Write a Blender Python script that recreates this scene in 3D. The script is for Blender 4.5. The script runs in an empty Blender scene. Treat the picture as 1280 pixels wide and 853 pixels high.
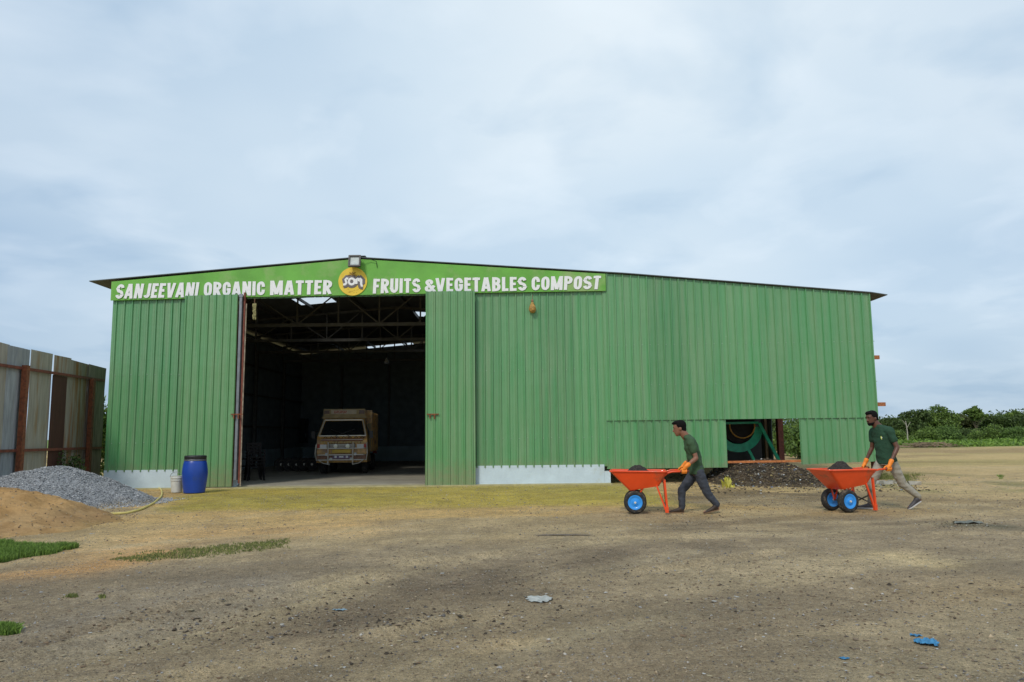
import bpy, bmesh, math, random
import numpy as np
from mathutils import Vector, Matrix, noise as mn
random.seed(7); rng = np.random.default_rng(7)
S = bpy.context.scene
COL = S.collection
# ------------------------------------------------------------------ camera
H = 1.42; F = 950.0; PITCH = math.radians(7.02); ROLL = 0.011
cp, sp = math.cos(PITCH), math.sin(PITCH)
FW = Vector((0, cp, sp)); _U = Vector((0, -sp, cp)); _R = Vector((1, 0, 0))
RT = _R*math.cos(ROLL) - _U*math.sin(ROLL); UP = _U*math.cos(ROLL) + _R*math.sin(ROLL)
CAM = Vector((0, 0, H))
cam = bpy.data.objects.new('camera', bpy.data.cameras.new('camera')); COL.objects.link(cam)
cam.data.sensor_width = 36; cam.data.lens = 36*F/1280; cam.data.clip_end = 6000; cam.data.clip_start = 0.05
m = Matrix((( RT.x, UP.x, -FW.x, CAM.x), (RT.y, UP.y, -FW.y, CAM.y), (RT.z, UP.z, -FW.z, CAM.z), (0, 0, 0, 1)))
cam.matrix_world = m; S.camera = cam
def at(px, py, Y):
    d = FW + RT*((px-640)/F) + UP*((426.5-py)/F)
    return CAM + d*(Y/d.y)
def gr(px, py, z=0.0):
    d = FW + RT*((px-640)/F) + UP*((426.5-py)/F)
    return CAM + d*((z-H)/d.z)
# ------------------------------------------------------------------ world and sun
SUN_EL, SUN_AZ = 46, 205      # azimuth of the sun, clockwise from +Y
w = bpy.data.worlds.new('World'); S.world = w; w.use_nodes = True
nt = w.node_tree; N = nt.nodes; L = nt.links; N.clear()
out = N.new('ShaderNodeOutputWorld'); bg = N.new('ShaderNodeBackground'); bg.inputs['Strength'].default_value = 0.104
sky = N.new('ShaderNodeTexSky'); sky.sky_type = 'NISHITA'; sky.sun_disc = False
sky.sun_elevation = math.radians(SUN_EL); sky.sun_rotation = math.radians(SUN_AZ); sky.dust_density = 2.0
tc = N.new('ShaderNodeTexCoord')
sx = N.new('ShaderNodeSeparateXYZ'); L.new(tc.outputs['Generated'], sx.inputs[0])
zz = N.new('ShaderNodeMath'); zz.operation = 'MAXIMUM'; zz.inputs[1].default_value = 0.0; L.new(sx.outputs['Z'], zz.inputs[0])
za = N.new('ShaderNodeMath'); za.operation = 'ADD'; za.inputs[1].default_value = 0.22; L.new(zz.outputs[0], za.inputs[0])
dv = N.new('ShaderNodeVectorMath'); dv.operation = 'DIVIDE'; L.new(tc.outputs['Generated'], dv.inputs[0])
cz = N.new('ShaderNodeCombineXYZ'); [L.new(za.outputs[0], cz.inputs[i]) for i in range(3)]
L.new(cz.outputs[0], dv.inputs[1])
def wnoise(scale, detail, off, dist=0.4, rough=.5):
    mp = N.new('ShaderNodeMapping'); mp.inputs['Location'].default_value = off; mp.inputs['Scale'].default_value = (1, 1, 1)
    n = N.new('ShaderNodeTexNoise'); n.inputs['Scale'].default_value = scale; n.inputs['Detail'].default_value = detail
    n.inputs['Distortion'].default_value = dist; n.inputs['Roughness'].default_value = rough
    L.new(dv.outputs[0], mp.inputs[0]); L.new(mp.outputs[0], n.inputs[0]); return n
def wramp(src, stops):
    r = N.new('ShaderNodeValToRGB'); e = r.color_ramp.elements
    e[0].position, e[0].color = stops[0][0], (*stops[0][1], 1); e[1].position, e[1].color = stops[1][0], (*stops[1][1], 1)
    for p, c in stops[2:]:
        q = e.new(p); q.color = (*c, 1)
    L.new(src, r.inputs[0]); return r
n1 = wnoise(.95, 6, (2.3, 5.1, 0.7), .15, .40)
c1 = wramp(n1.outputs[0], [(.28, (4.9, 6.4, 8.0)), (.74, (7.9, 8.8, 9.5)), (.5, (6.3, 7.6, 8.8))])
n2 = wnoise(2.6, 5, (7.7, 1.4, 3.0), .3, .48)
c2 = wramp(n2.outputs[0], [(.5, (0, 0, 0)), (.80, (.7, .7, .7))])
mx = N.new('ShaderNodeMixRGB'); L.new(c2.outputs[0], mx.inputs[0]); L.new(c1.outputs[0], mx.inputs[1]); mx.inputs[2].default_value = (8.6, 9.5, 10.3, 1)
n3 = wnoise(2.1, 5, (1.2, 9.4, 5.0), .3, .5)
c3 = wramp(n3.outputs[0], [(.52, (1, 1, 1)), (.68, (.80, .86, .915))])
mm = N.new('ShaderNodeMixRGB'); mm.blend_type = 'MULTIPLY'; mm.inputs[0].default_value = 1; L.new(mx.outputs[0], mm.inputs[1]); L.new(c3.outputs[0], mm.inputs[2])
hz = wramp(sx.outputs['Z'], [(.0, (.80, .84, .88)), (.42, (1.0, 1.0, 1.0)), (.16, (.93, .95, .97))])
mh = N.new('ShaderNodeMixRGB'); mh.blend_type = 'MULTIPLY'; mh.inputs[0].default_value = 1; L.new(mm.outputs[0], mh.inputs[1]); L.new(hz.outputs[0], mh.inputs[2])
m2 = N.new('ShaderNodeMixRGB'); m2.inputs[0].default_value = 0.90; L.new(sky.outputs[0], m2.inputs[1]); L.new(mh.outputs[0], m2.inputs[2])
# thinner, brighter cloud ahead of the camera; denser cloud to the left
dt = N.new('ShaderNodeVectorMath'); dt.operation = 'DOT_PRODUCT'; L.new(tc.outputs['Generated'], dt.inputs[0]); dt.inputs[1].default_value = (.10, .93, .36)
db = wramp(dt.outputs['Value'], [(.72, (.86, .89, .93)), (1.0, (1.08, 1.07, 1.05))])
mb_ = N.new('ShaderNodeMixRGB'); mb_.blend_type = 'MULTIPLY'; mb_.inputs[0].default_value = 1; L.new(m2.outputs[0], mb_.inputs[1]); L.new(db.outputs[0], mb_.inputs[2])
L.new(mb_.outputs[0], bg.inputs['Color']); L.new(bg.outputs[0], out.inputs[0])
sl = bpy.data.lights.new('sun', 'SUN'); sl.energy = 1.9; sl.angle = math.radians(10); sl.color = (1, .95, .86)
so = bpy.data.objects.new('sun', sl); COL.objects.link(so)
az, el = math.radians(SUN_AZ), math.radians(SUN_EL)
sd = Vector((math.sin(az)*math.cos(el), math.cos(az)*math.cos(el), math.sin(el)))
so.rotation_euler = sd.to_track_quat('Z', 'Y').to_euler()
vs = S.view_settings; vs.view_transform = 'Standard'; vs.look = 'None'; vs.exposure = 0.0; vs.gamma = 1; vs.use_curve_mapping = False
# ------------------------------------------------------------------ materials
def lin(r, g, b):
    f = lambda c: (c/255/12.92) if c/255 <= .04045 else ((c/255+.055)/1.055)**2.4
    return (f(r), f(g), f(b))
MATS = {}
def mat(name, col, rough=.7, metal=0., amt=.15, scale=8., bump=0., bscale=40., spec=.5, stretch=(1, 1, 1), col2=None, thr=.6, emit=None, trans=0, coat=0):
    if name in MATS: return MATS[name]
    ma = bpy.data.materials.new(name); ma.use_nodes = True; n = ma.node_tree.nodes; l = ma.node_tree.links
    b = n['Principled BSDF']; b.inputs['Roughness'].default_value = rough; b.inputs['Metallic'].default_value = metal
    b.inputs['Specular IOR Level'].default_value = spec; b.inputs['Coat Weight'].default_value = coat
    if trans: b.inputs['Transmission Weight'].default_value = trans
    t = n.new('ShaderNodeTexCoord'); mp = n.new('ShaderNodeMapping'); mp.inputs['Scale'].default_value = stretch
    l.new(t.outputs['Object'], mp.inputs[0])
    nz = n.new('ShaderNodeTexNoise'); nz.inputs['Scale'].default_value = scale; nz.inputs['Detail'].default_value = 6; l.new(mp.outputs[0], nz.inputs[0])
    rp = n.new('ShaderNodeValToRGB'); e = rp.color_ramp.elements
    lo = tuple(c*(1-amt) for c in col); hi = tuple(min(1, c*(1+amt)) for c in col)
    e[0].position = .3; e[0].color = (*lo, 1); e[1].position = .7; e[1].color = (*hi, 1); l.new(nz.outputs[0], rp.inputs[0])
    src = rp.outputs[0]
    if col2:
        n2 = n.new('ShaderNodeTexNoise'); n2.inputs['Scale'].default_value = scale*.45; n2.inputs['Detail'].default_value = 8; n2.inputs['Roughness'].default_value = .65
        mp2 = n.new('ShaderNodeMapping'); mp2.inputs['Scale'].default_value = stretch; mp2.inputs['Location'].default_value = (3, 7, 1); l.new(t.outputs['Object'], mp2.inputs[0]); l.new(mp2.outputs[0], n2.inputs[0])
        r2 = n.new('ShaderNodeValToRGB'); r2.color_ramp.elements[0].position = thr-.07; r2.color_ramp.elements[1].position = thr+.07; l.new(n2.outputs[0], r2.inputs[0])
        mi = n.new('ShaderNodeMixRGB'); l.new(r2.outputs[0], mi.inputs[0]); l.new(src, mi.inputs[1]); mi.inputs[2].default_value = (*col2, 1); src = mi.outputs[0]
    l.new(src, b.inputs['Base Color'])
    if bump:
        nb = n.new('ShaderNodeTexNoise'); nb.inputs['Scale'].default_value = bscale; nb.inputs['Detail'].default_value = 5; l.new(mp.outputs[0], nb.inputs[0])
        bp = n.new('ShaderNodeBump'); bp.inputs['Strength'].default_value = bump; bp.inputs['Distance'].default_value = .02; l.new(nb.outputs[0], bp.inputs['Height']); l.new(bp.outputs[0], b.inputs['Normal'])
    if emit:
        b.inputs['Emission Color'].default_value = (*emit[0], 1); b.inputs['Emission Strength'].default_value = emit[1]
    MATS[name] = ma; return ma
def sheet_mat(name, col, x0, pitch=1.08, rough=.36, dust=(.36, .36, .25)):
    ma = bpy.data.materials.new(name); ma.use_nodes = True; n = ma.node_tree.nodes; l = ma.node_tree.links
    b = n['Principled BSDF']; b.inputs['Roughness'].default_value = rough; b.inputs['Specular IOR Level'].default_value = .9
    t = n.new('ShaderNodeTexCoord'); s = n.new('ShaderNodeSeparateXYZ'); l.new(t.outputs['Object'], s.inputs[0])
    a = n.new('ShaderNodeMath'); a.operation = 'MULTIPLY_ADD'; a.inputs[1].default_value = 1/pitch; a.inputs[2].default_value = x0; l.new(s.outputs['X'], a.inputs[0])
    fl = n.new('ShaderNodeMath'); fl.operation = 'FLOOR'; l.new(a.outputs[0], fl.inputs[0])
    wn = n.new('ShaderNodeTexWhiteNoise'); wn.noise_dimensions = '1D'; l.new(fl.outputs[0], wn.inputs['W'])
    r = n.new('ShaderNodeMapRange'); r.inputs['To Min'].default_value = .90; r.inputs['To Max'].default_value = 1.1; l.new(wn.outputs['Value'], r.inputs[0])
    base = n.new('ShaderNodeMixRGB'); base.blend_type = 'MULTIPLY'; base.inputs[0].default_value = 1; base.inputs[1].default_value = (*col, 1); l.new(r.outputs[0], base.inputs[2])
    mp = n.new('ShaderNodeMapping'); mp.inputs['Scale'].default_value = (6, 6, .35); l.new(t.outputs['Object'], mp.inputs[0])
    nz = n.new('ShaderNodeTexNoise'); nz.inputs['Scale'].default_value = 1.3; nz.inputs['Detail'].default_value = 6; l.new(mp.outputs[0], nz.inputs[0])
    r2 = n.new('ShaderNodeMapRange'); r2.inputs[1].default_value = .35; r2.inputs[2].default_value = .75; r2.inputs['To Min'].default_value = 0; r2.inputs['To Max'].default_value = .30; l.new(nz.outputs[0], r2.inputs[0])
    md = n.new('ShaderNodeMixRGB'); l.new(r2.outputs[0], md.inputs[0]); l.new(base.outputs[0], md.inputs[1]); md.inputs[2].default_value = (*dust, 1)
    n3 = n.new('ShaderNodeTexNoise'); n3.inputs['Scale'].default_value = 5.5; n3.inputs['Detail'].default_value = 3; mp3 = n.new('ShaderNodeMapping'); mp3.inputs['Scale'].default_value = (1.6, 1, .8); l.new(t.outputs['Object'], mp3.inputs[0]); l.new(mp3.outputs[0], n3.inputs[0])
    r3 = n.new('ShaderNodeMapRange'); r3.inputs[1].default_value = .745; r3.inputs[2].default_value = .80; r3.inputs['To Max'].default_value = .4; l.new(n3.outputs[0], r3.inputs[0])
    mw = n.new('ShaderNodeMixRGB'); l.new(r3.outputs[0], mw.inputs[0]); l.new(md.outputs[0], mw.inputs[1]); mw.inputs[2].default_value = (.55, .6, .5, 1)
    n4 = n.new('ShaderNodeTexNoise'); n4.inputs['Scale'].default_value = 9; n4.inputs['Detail'].default_value = 8; l.new(t.outputs['Object'], n4.inputs[0])
    h4 = n.new('ShaderNodeMath'); h4.operation = 'MULTIPLY_ADD'; h4.inputs[1].default_value = -1.1; h4.inputs[2].default_value = 1.18; l.new(s.outputs['Z'], h4.inputs[0])
    a4 = n.new('ShaderNodeMath'); a4.operation = 'MULTIPLY'; l.new(n4.outputs[0], a4.inputs[0]); l.new(h4.outputs[0], a4.inputs[1])
    r4 = n.new('ShaderNodeMapRange'); r4.inputs[1].default_value = .16; r4.inputs[2].default_value = .5; r4.inputs['To Max'].default_value = .55; l.new(a4.outputs[0], r4.inputs[0])
    m4 = n.new('ShaderNodeMixRGB'); l.new(r4.outputs[0], m4.inputs[0]); l.new(mw.outputs[0], m4.inputs[1]); m4.inputs[2].default_value = (.26, .24, .13, 1)
    l.new(m4.outputs[0], b.inputs['Base Color'])
    ro = n.new('ShaderNodeMapRange'); ro.inputs['To Min'].default_value = rough-.08; ro.inputs['To Max'].default_value = rough+.2; l.new(nz.outputs[0], ro.inputs[0]); l.new(ro.outputs[0], b.inputs['Roughness'])
    nb = n.new('ShaderNodeTexNoise'); nb.inputs['Scale'].default_value = 3.0; nb.inputs['Detail'].default_value = 3; l.new(t.outputs['Object'], nb.inputs[0])
    bp = n.new('ShaderNodeBump'); bp.inputs['Strength'].default_value = .35; bp.inputs['Distance'].default_value = .03; l.new(nb.outputs[0], bp.inputs['Height']); l.new(bp.outputs[0], b.inputs['Normal'])
    MATS[name] = ma; return ma
def attr_mat(name, noise_scales=((9, .2), (60, .22)), rough=.95, bump=.6, speck=None, spec=.25):
    """colour from the mesh's own soil attribute, broken up by noise"""
    ma = bpy.data.materials.new(name); ma.use_nodes = True; n = ma.node_tree.nodes; l = ma.node_tree.links
    b = n['Principled BSDF']; b.inputs['Roughness'].default_value = rough; b.inputs['Specular IOR Level'].default_value = spec
    at_ = n.new('ShaderNodeAttribute'); at_.attribute_name = 'soil'; t = n.new('ShaderNodeTexCoord'); src = at_.outputs['Color']
    for sc, am in noise_scales:
        nz = n.new('ShaderNodeTexNoise'); nz.inputs['Scale'].default_value = sc; nz.inputs['Detail'].default_value = 7; nz.inputs['Roughness'].default_value = .62; l.new(t.outputs['Object'], nz.inputs[0])
        r = n.new('ShaderNodeMapRange'); r.inputs[1].default_value = .3; r.inputs[2].default_value = .7; r.inputs['To Min'].default_value = 1-am; r.inputs['To Max'].default_value = 1+am; l.new(nz.outputs[0], r.inputs[0])
        mi = n.new('ShaderNodeMixRGB'); mi.blend_type = 'MULTIPLY'; mi.inputs[0].default_value = 1; l.new(src, mi.inputs[1]); l.new(r.outputs[0], mi.inputs[2]); src = mi.outputs[0]
    if speck:
        for vs_, lo, colr, am in speck:
            v = n.new('ShaderNodeTexVoronoi'); v.inputs['Scale'].default_value = vs_; l.new(t.outputs['Object'], v.inputs[0])
            s = n.new('ShaderNodeSeparateColor'); l.new(v.outputs['Color'], s.inputs[0])
            g = n.new('ShaderNodeMath'); g.operation = 'GREATER_THAN'; g.inputs[1].default_value = lo; l.new(s.outputs[0], g.inputs[0])
            d = n.new('ShaderNodeMath'); d.operation = 'LESS_THAN'; d.inputs[1].default_value = .42; l.new(v.outputs['Distance'], d.inputs[0])
            p = n.new('ShaderNodeMath'); p.operation = 'MULTIPLY'; l.new(g.outputs[0], p.inputs[0]); l.new(d.outputs[0], p.inputs[1])
            q = n.new('ShaderNodeMath'); q.operation = 'MULTIPLY'; q.inputs[1].default_value = am; l.new(p.outputs[0], q.inputs[0])
            mi = n.new('ShaderNodeMixRGB'); l.new(q.outputs[0], mi.inputs[0]); l.new(src, mi.inputs[1]); mi.inputs[2].default_value = (*colr, 1); src = mi.outputs[0]
    l.new(src, b.inputs['Base Color'])
    nb = n.new('ShaderNodeTexNoise'); nb.inputs['Scale'].default_value = 12; nb.inputs['Detail'].default_value = 12; nb.inputs['Roughness'].default_value = .80; l.new(t.outputs['Object'], nb.inputs[0])
    bp = n.new('ShaderNodeBump'); bp.inputs['Strength'].default_value = bump; bp.inputs['Distance'].default_value = .06; l.new(nb.outputs[0], bp.inputs['Height']); l.new(bp.outputs[0], b.inputs['Normal'])
    MATS[name] = ma; return ma
# ------------------------------------------------------------------ mesh helper
class MB:
    def __init__(s): s.v = []; s.f = []; s.m = []
    def add(s, vs, fs, mi=0):
        o = len(s.v); s.v += [tuple(v) for v in vs]; s.f += [tuple(i+o for i in f) for f in fs]; s.m += [mi]*len(fs); return s
    def box(s, c, d, R=None, mi=0, taper=1.):
        c = Vector(c); x, y, z = d[0]/2, d[1]/2, d[2]/2
        vs = [Vector((i*x*(taper if k > 0 else 1), j*y*(taper if k > 0 else 1), k*z)) for k in (-1, 1) for j in (-1, 1) for i in (-1, 1)]
        if R is not None: vs = [R @ v for v in vs]
        return s.add([c+v for v in vs], [(0, 2, 3, 1), (4, 5, 7, 6), (0, 1, 5, 4), (2, 6, 7, 3), (0, 4, 6, 2), (1, 3, 7, 5)], mi)
    def bar(s, a, b, w_, h_=None, mi=0, up=(0, 0, 1)):
        a, b = Vector(a), Vector(b); d = (b-a); ln = d.length; d.normalize(); u = Vector(up)
        if abs(d.dot(u)) > .98: u = Vector((0, 1, 0))
        x = d.cross(u).normalized(); y = x.cross(d)
        R = Matrix((x, d, y)).transposed()
        return s.box((a+b)/2, (w_, ln, h_ or w_), R, mi)
    def tube(s, pts, r, n=8, mi=0, cap=True):
        pts = [Vector(p) for p in pts]; rs = r if isinstance(r, (list, tuple)) else [r]*len(pts)
        vs = []; prev = None
        for i, p in enumerate(pts):
            d = (pts[min(i+1, len(pts)-1)]-pts[max(i-1, 0)]).normalized()
            if prev is None: u = d.orthogonal().normalized()
            else: u = (prev-d*prev.dot(d)).normalized()
            prev = u; v = d.cross(u)
            vs += [p+(u*math.cos(2*math.pi*k/n)+v*math.sin(2*math.pi*k/n))*rs[i] for k in range(n)]
        fs = [(i*n+k, i*n+(k+1) % n, (i+1)*n+(k+1) % n, (i+1)*n+k) for i in range(len(pts)-1) for k in range(n)]
        if cap: fs += [tuple(range(n-1, -1, -1)), tuple((len(pts)-1)*n+k for k in range(n))]
        return s.add(vs, fs, mi)
    def lathe(s, prof, c=(0, 0, 0), n=24, axis='z', mi=0):
        vs = []
        for r, z in prof:
            for k in range(n):
                a = 2*math.pi*k/n; p = (r*math.cos(a), r*math.sin(a), z)
                if axis == 'y': p = (p[0], p[2], p[1])
                if axis == 'x': p = (p[2], p[0], p[1])
                vs.append(Vector(c)+Vector(p))
        fs = [(i*n+k, i*n+(k+1) % n, (i+1)*n+(k+1) % n, (i+1)*n+k) for i in range(len(prof)-1) for k in range(n)]
        fs += [tuple(range(n-1, -1, -1)), tuple((len(prof)-1)*n+k for k in range(n))]
        return s.add(vs, fs, mi)
    def prism(s, poly, a, b, axis='y', mi=0):
        """polygon (u,v) extruded from a to b along an axis"""
        def P(u, v, t): return {'y': (u, t, v), 'x': (t, u, v), 'z': (u, v, t)}[axis]
        n = len(poly); vs = [P(u, v, a) for u, v in poly]+[P(u, v, b) for u, v in poly]
        fs = [(i, (i+1) % n, n+(i+1) % n, n+i) for i in range(n)]+[tuple(range(n-1, -1, -1)), tuple(range(n, 2*n))]
        return s.add(vs, fs, mi)
    def loft(s, rings, n=20, mi=0):
        """rings: (centre, half vector A, half vector B)"""
        vs = []
        for c, A, B in rings:
            c, A, B = Vector(c), Vector(A), Vector(B)
            vs += [c+A*math.cos(2*math.pi*k/n)+B*math.sin(2*math.pi*k/n) for k in range(n)]
        q = len(rings)
        fs = [(i*n+k, i*n+(k+1) % n, (i+1)*n+(k+1) % n, (i+1)*n+k) for i in range(q-1) for k in range(n)]
        fs += [tuple(range(n-1, -1, -1)), tuple((q-1)*n+k for k in range(n))]
        return s.add(vs, fs, mi)
    def ball(s, c, r, R=None, n=14, mi=0):
        rr = r if isinstance(r, (tuple, list)) else (r, r, r); c = Vector(c)
        vs = []; h = n//2
        for i in range(1, h):
            t = math.pi*i/h
            for k in range(n):
                a = 2*math.pi*k/n; v = Vector((rr[0]*math.sin(t)*math.cos(a), rr[1]*math.sin(t)*math.sin(a), rr[2]*math.cos(t)))
                vs.append(c+(R @ v if R is not None else v))
        tp, bt = Vector((0, 0, rr[2])), Vector((0, 0, -rr[2]))
        vs += [c+(R @ tp if R is not None else tp), c+(R @ bt if R is not None else bt)]
        fs = [(i*n+k, (i+1)*n+k, (i+1)*n+(k+1) % n, i*n+(k+1) % n) for i in range(h-2) for k in range(n)]
        T, Bq = (h-1)*n, (h-1)*n+1
        fs += [(T, k, (k+1) % n) for k in range(n)]+[(Bq, (h-2)*n+(k+1) % n, (h-2)*n+k) for k in range(n)]
        return s.add(vs, fs, mi)
    def cap(s, a, ra, b, rb, n=14):
        a, b = Vector(a), Vector(b); d = (b-a).normalized(); pts = []; rs = []
        for t in (80, 55, 28): pts.append(a-d*ra*math.sin(math.radians(t))); rs.append(ra*math.cos(math.radians(t)))
        pts += [a, b]; rs += [ra, rb]
        for t in (28, 55, 80): pts.append(b+d*rb*math.sin(math.radians(t))); rs.append(rb*math.cos(math.radians(t)))
        return s.tube(pts, rs, n)
    def chain(s, pts, rs, n=14):
        for i in range(len(pts)-1): s.cap(pts[i], rs[i], pts[i+1], rs[i+1], n)
        return s
def props(o, label=None, cat=None, group=None, kind=None):
    if label: o['label'] = label
    if cat: o['category'] = cat
    if group: o['group'] = group
    if kind: o['kind'] = kind
    return o
def build(name, mb, mats, parent=None, local=False, smooth=False, auto=None):
    me = bpy.data.meshes.new(name)
    off = Vector((0, 0, 0))
    if parent is not None and not local:
        r = parent
        while r is not None: off += r.location; r = r.parent
    me.from_pydata([(v[0]-off.x, v[1]-off.y, v[2]-off.z) for v in mb.v] if off.length else mb.v, [], mb.f)
    mats = mats if isinstance(mats, (list, tuple)) else [mats]
    for q in mats: me.materials.append(q)
    if len(mats) > 1: me.polygons.foreach_set('material_index', mb.m)
    if smooth: me.polygons.foreach_set('use_smooth', [True]*len(me.polygons))
    me.update()
    bm = bmesh.new(); bm.from_mesh(me); bmesh.ops.recalc_face_normals(bm, faces=bm.faces) if len(bm.faces) < 60000 else None; bm.to_mesh(me); bm.free()
    if auto: me.set_sharp_from_angle(angle=math.radians(auto))
    o = bpy.data.objects.new(name, me); COL.objects.link(o); o.parent = parent; return o
def root(name, loc, rz=0, label=None, cat=None, group=None):
    o = bpy.data.objects.new(name, None); COL.objects.link(o); o.empty_display_size = .2
    o.location = loc; o.rotation_euler = (0, 0, rz); return props(o, label, cat, group)
def remesh(o, voxel, smooth_it=4, wrinkle=0., ws=9., cuts=()):
    md = o.modifiers.new('r', 'REMESH'); md.mode = 'VOXEL'; md.voxel_size = voxel; md.use_smooth_shade = True
    if smooth_it:
        sm = o.modifiers.new('s', 'SMOOTH'); sm.iterations = smooth_it; sm.factor = .5
    dg = bpy.context.evaluated_depsgraph_get(); me = bpy.data.meshes.new_from_object(o.evaluated_get(dg))
    o.modifiers.clear(); o.data = me
    if wrinkle:
        nr = [v.normal.copy() for v in me.vertices]
        for v, q in zip(me.vertices, nr):
            p = v.co; t = mn.noise(Vector((p.x*ws*.6, p.y*ws*.6, p.z*ws*1.6)))*.7+mn.noise(p*ws*2.3)*.4
            v.co = p+q*t*wrinkle
    if cuts:
        bm = bmesh.new(); bm.from_mesh(me)
        for co, no in cuts:
            r = bmesh.ops.bisect_plane(bm, geom=bm.verts[:]+bm.edges[:]+bm.faces[:], plane_co=co, plane_no=no, clear_outer=True)
            ed = [e for e in r['geom_cut'] if isinstance(e, bmesh.types.BMEdge)]
            try: bmesh.ops.edgenet_fill(bm, edges=ed)
            except Exception: pass
        bm.to_mesh(me); bm.free()
    me.polygons.foreach_set('use_smooth', [True]*len(me.polygons)); me.update()
    return o
# numpy value noise
_T = rng.random((256, 256))
def vn(x, y, sc, seed=0):
    x = np.asarray(x)/sc+seed*17.3; y = np.asarray(y)/sc+seed*9.1
    xi = np.floor(x).astype(int); yi = np.floor(y).astype(int); fx = x-xi; fy = y-yi
    fx = fx*fx*(3-2*fx); fy = fy*fy*(3-2*fy)
    g = lambda a, b: _T[a % 256, b % 256]
    return (g(xi, yi)*(1-fx)+g(xi+1, yi)*fx)*(1-fy)+(g(xi, yi+1)*(1-fx)+g(xi+1, yi+1)*fx)*fy
def fbm(x, y, sc, oct=5, seed=0, gain=.55):
    s = 0; a = 1; t = 0
    for i in range(oct): s = s+a*vn(x, y, sc/2**i, seed+i); t += a; a *= gain
    return s/t
def ss(a, b, x): t = np.clip((x-a)/(b-a), 0, 1); return t*t*(3-2*t)
def numesh(name, V, Fq, mats, soil=None, smooth=True, parent=None, mi=None):
    me = bpy.data.meshes.new(name); V = np.asarray(V, dtype=np.float32); Fq = np.asarray(Fq, dtype=np.int32); k = Fq.shape[1]
    me.vertices.add(len(V)); me.vertices.foreach_set('co', V.ravel())
    me.loops.add(Fq.size); me.loops.foreach_set('vertex_index', Fq.ravel())
    me.polygons.add(len(Fq)); me.polygons.foreach_set('loop_start', np.arange(len(Fq), dtype=np.int32)*k)
    try: me.polygons.foreach_set('loop_total', np.full(len(Fq), k, dtype=np.int32))
    except Exception: pass
    for q in (mats if isinstance(mats, (list, tuple)) else [mats]): me.materials.append(q)
    if mi is not None: me.polygons.foreach_set('material_index', np.asarray(mi, dtype=np.int32))
    me.update(calc_edges=True)
    me.polygons.foreach_set('use_smooth', np.full(len(Fq), smooth))
    if soil is not None:
        ca = me.color_attributes.new('soil', 'FLOAT_COLOR', 'POINT')
        ca.data.foreach_set('color', np.column_stack([soil, np.ones(len(V))]).astype(np.float32).ravel())
    o = bpy.data.objects.new(name, me); COL.objects.link(o)
    if parent: o.parent = parent
    return o
# ------------------------------------------------------------------ THE GROUND
def axis(lo, hi, st, far, growth=1.12):
    a = list(np.arange(lo, hi+st/2, st)); d = st; x = hi
    while x < far: d *= growth; x += d; a.append(x)
    d = st; x = lo; b = []
    while x > -far: d *= growth; x -= d; b.append(x)
    return np.array(b[::-1]+a)
gx = axis(-13, 15, .075, 3500); gy = axis(2.2, 25, .075, 3500)
GX, GY = np.meshgrid(gx, gy); 
def seg_d(x, y, pts):
    d = np.full(np.shape(x), 1e9)
    for (ax, ay), (bx, by) in zip(pts[:-1], pts[1:]):
        t = np.clip(((x-ax)*(bx-ax)+(y-ay)*(by-ay))/((bx-ax)**2+(by-ay)**2), 0, 1)
        d = np.minimum(d, np.hypot(x-ax-t*(bx-ax), y-ay-t*(by-ay)))
    return d
def G(*pp): return [(gr(a, b).x, gr(a, b).y) for a, b in pp]
RUTS = [(G((0, 838), (200, 795), (340, 755), (520, 705), (800, 672), (1280, 668)), .30, .03), (G((60, 812), (230, 775), (330, 745), (480, 705), (640, 672)), .22, .025),
        (G((240, 850), (450, 805), (620, 765), (830, 712), (1000, 690)), .3, .03), (G((520, 850), (640, 808), (760, 775), (900, 735), (1280, 690)), .25, .02)]
def gheight(x, y):
    near = 1/(1+np.maximum(0, np.hypot(x, y-10)-30)/25)
    z = (fbm(x, y, 5.5, 4, 3)-.5)*.10*near+(fbm(x, y, .9, 4, 11)-.5)*.04*near+(fbm(x, y, .22, 3, 23)-.5)*.026*near*ss(.35, .6, fbm(x, y, 2.5, 3, 29))
    for pts, wd, dp in RUTS:
        d = seg_d(x, y, pts); br = ss(.4, .55, fbm(x, y, 1.7, 3, 37)); z = z-dp*br*(1-ss(wd*.35, wd*.6, d))+dp*br*.7*np.exp(-((d-wd*.85)/(wd*.25))**2)
    e_ = seg_d(x, y, G((0, 818), (70, 800), (160, 778), (230, 758), (300, 742))); z = z-.035*np.exp(-(e_/.08)**2)+.02*np.exp(-((e_-.2)/.12)**2)
    flat = ss(19.2, 21, y)*ss(-14, -12, x)*(1-ss(11.5, 13, x))*(1-ss(46, 50, y))
    z = z*(1-flat*.92)
    return z
GZ = gheight(GX, GY)
def gz(x, y):
    i = min(max(int(np.searchsorted(gx, x))-1, 0), len(gx)-2); j = min(max(int(np.searchsorted(gy, y))-1, 0), len(gy)-2)
    u = (x-gx[i])/(gx[i+1]-gx[i]); v = (y-gy[j])/(gy[j+1]-gy[j])
    return float((GZ[j, i]*(1-u)+GZ[j, i+1]*u)*(1-v)+(GZ[j+1, i]*(1-u)+GZ[j+1, i+1]*u)*v)
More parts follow.
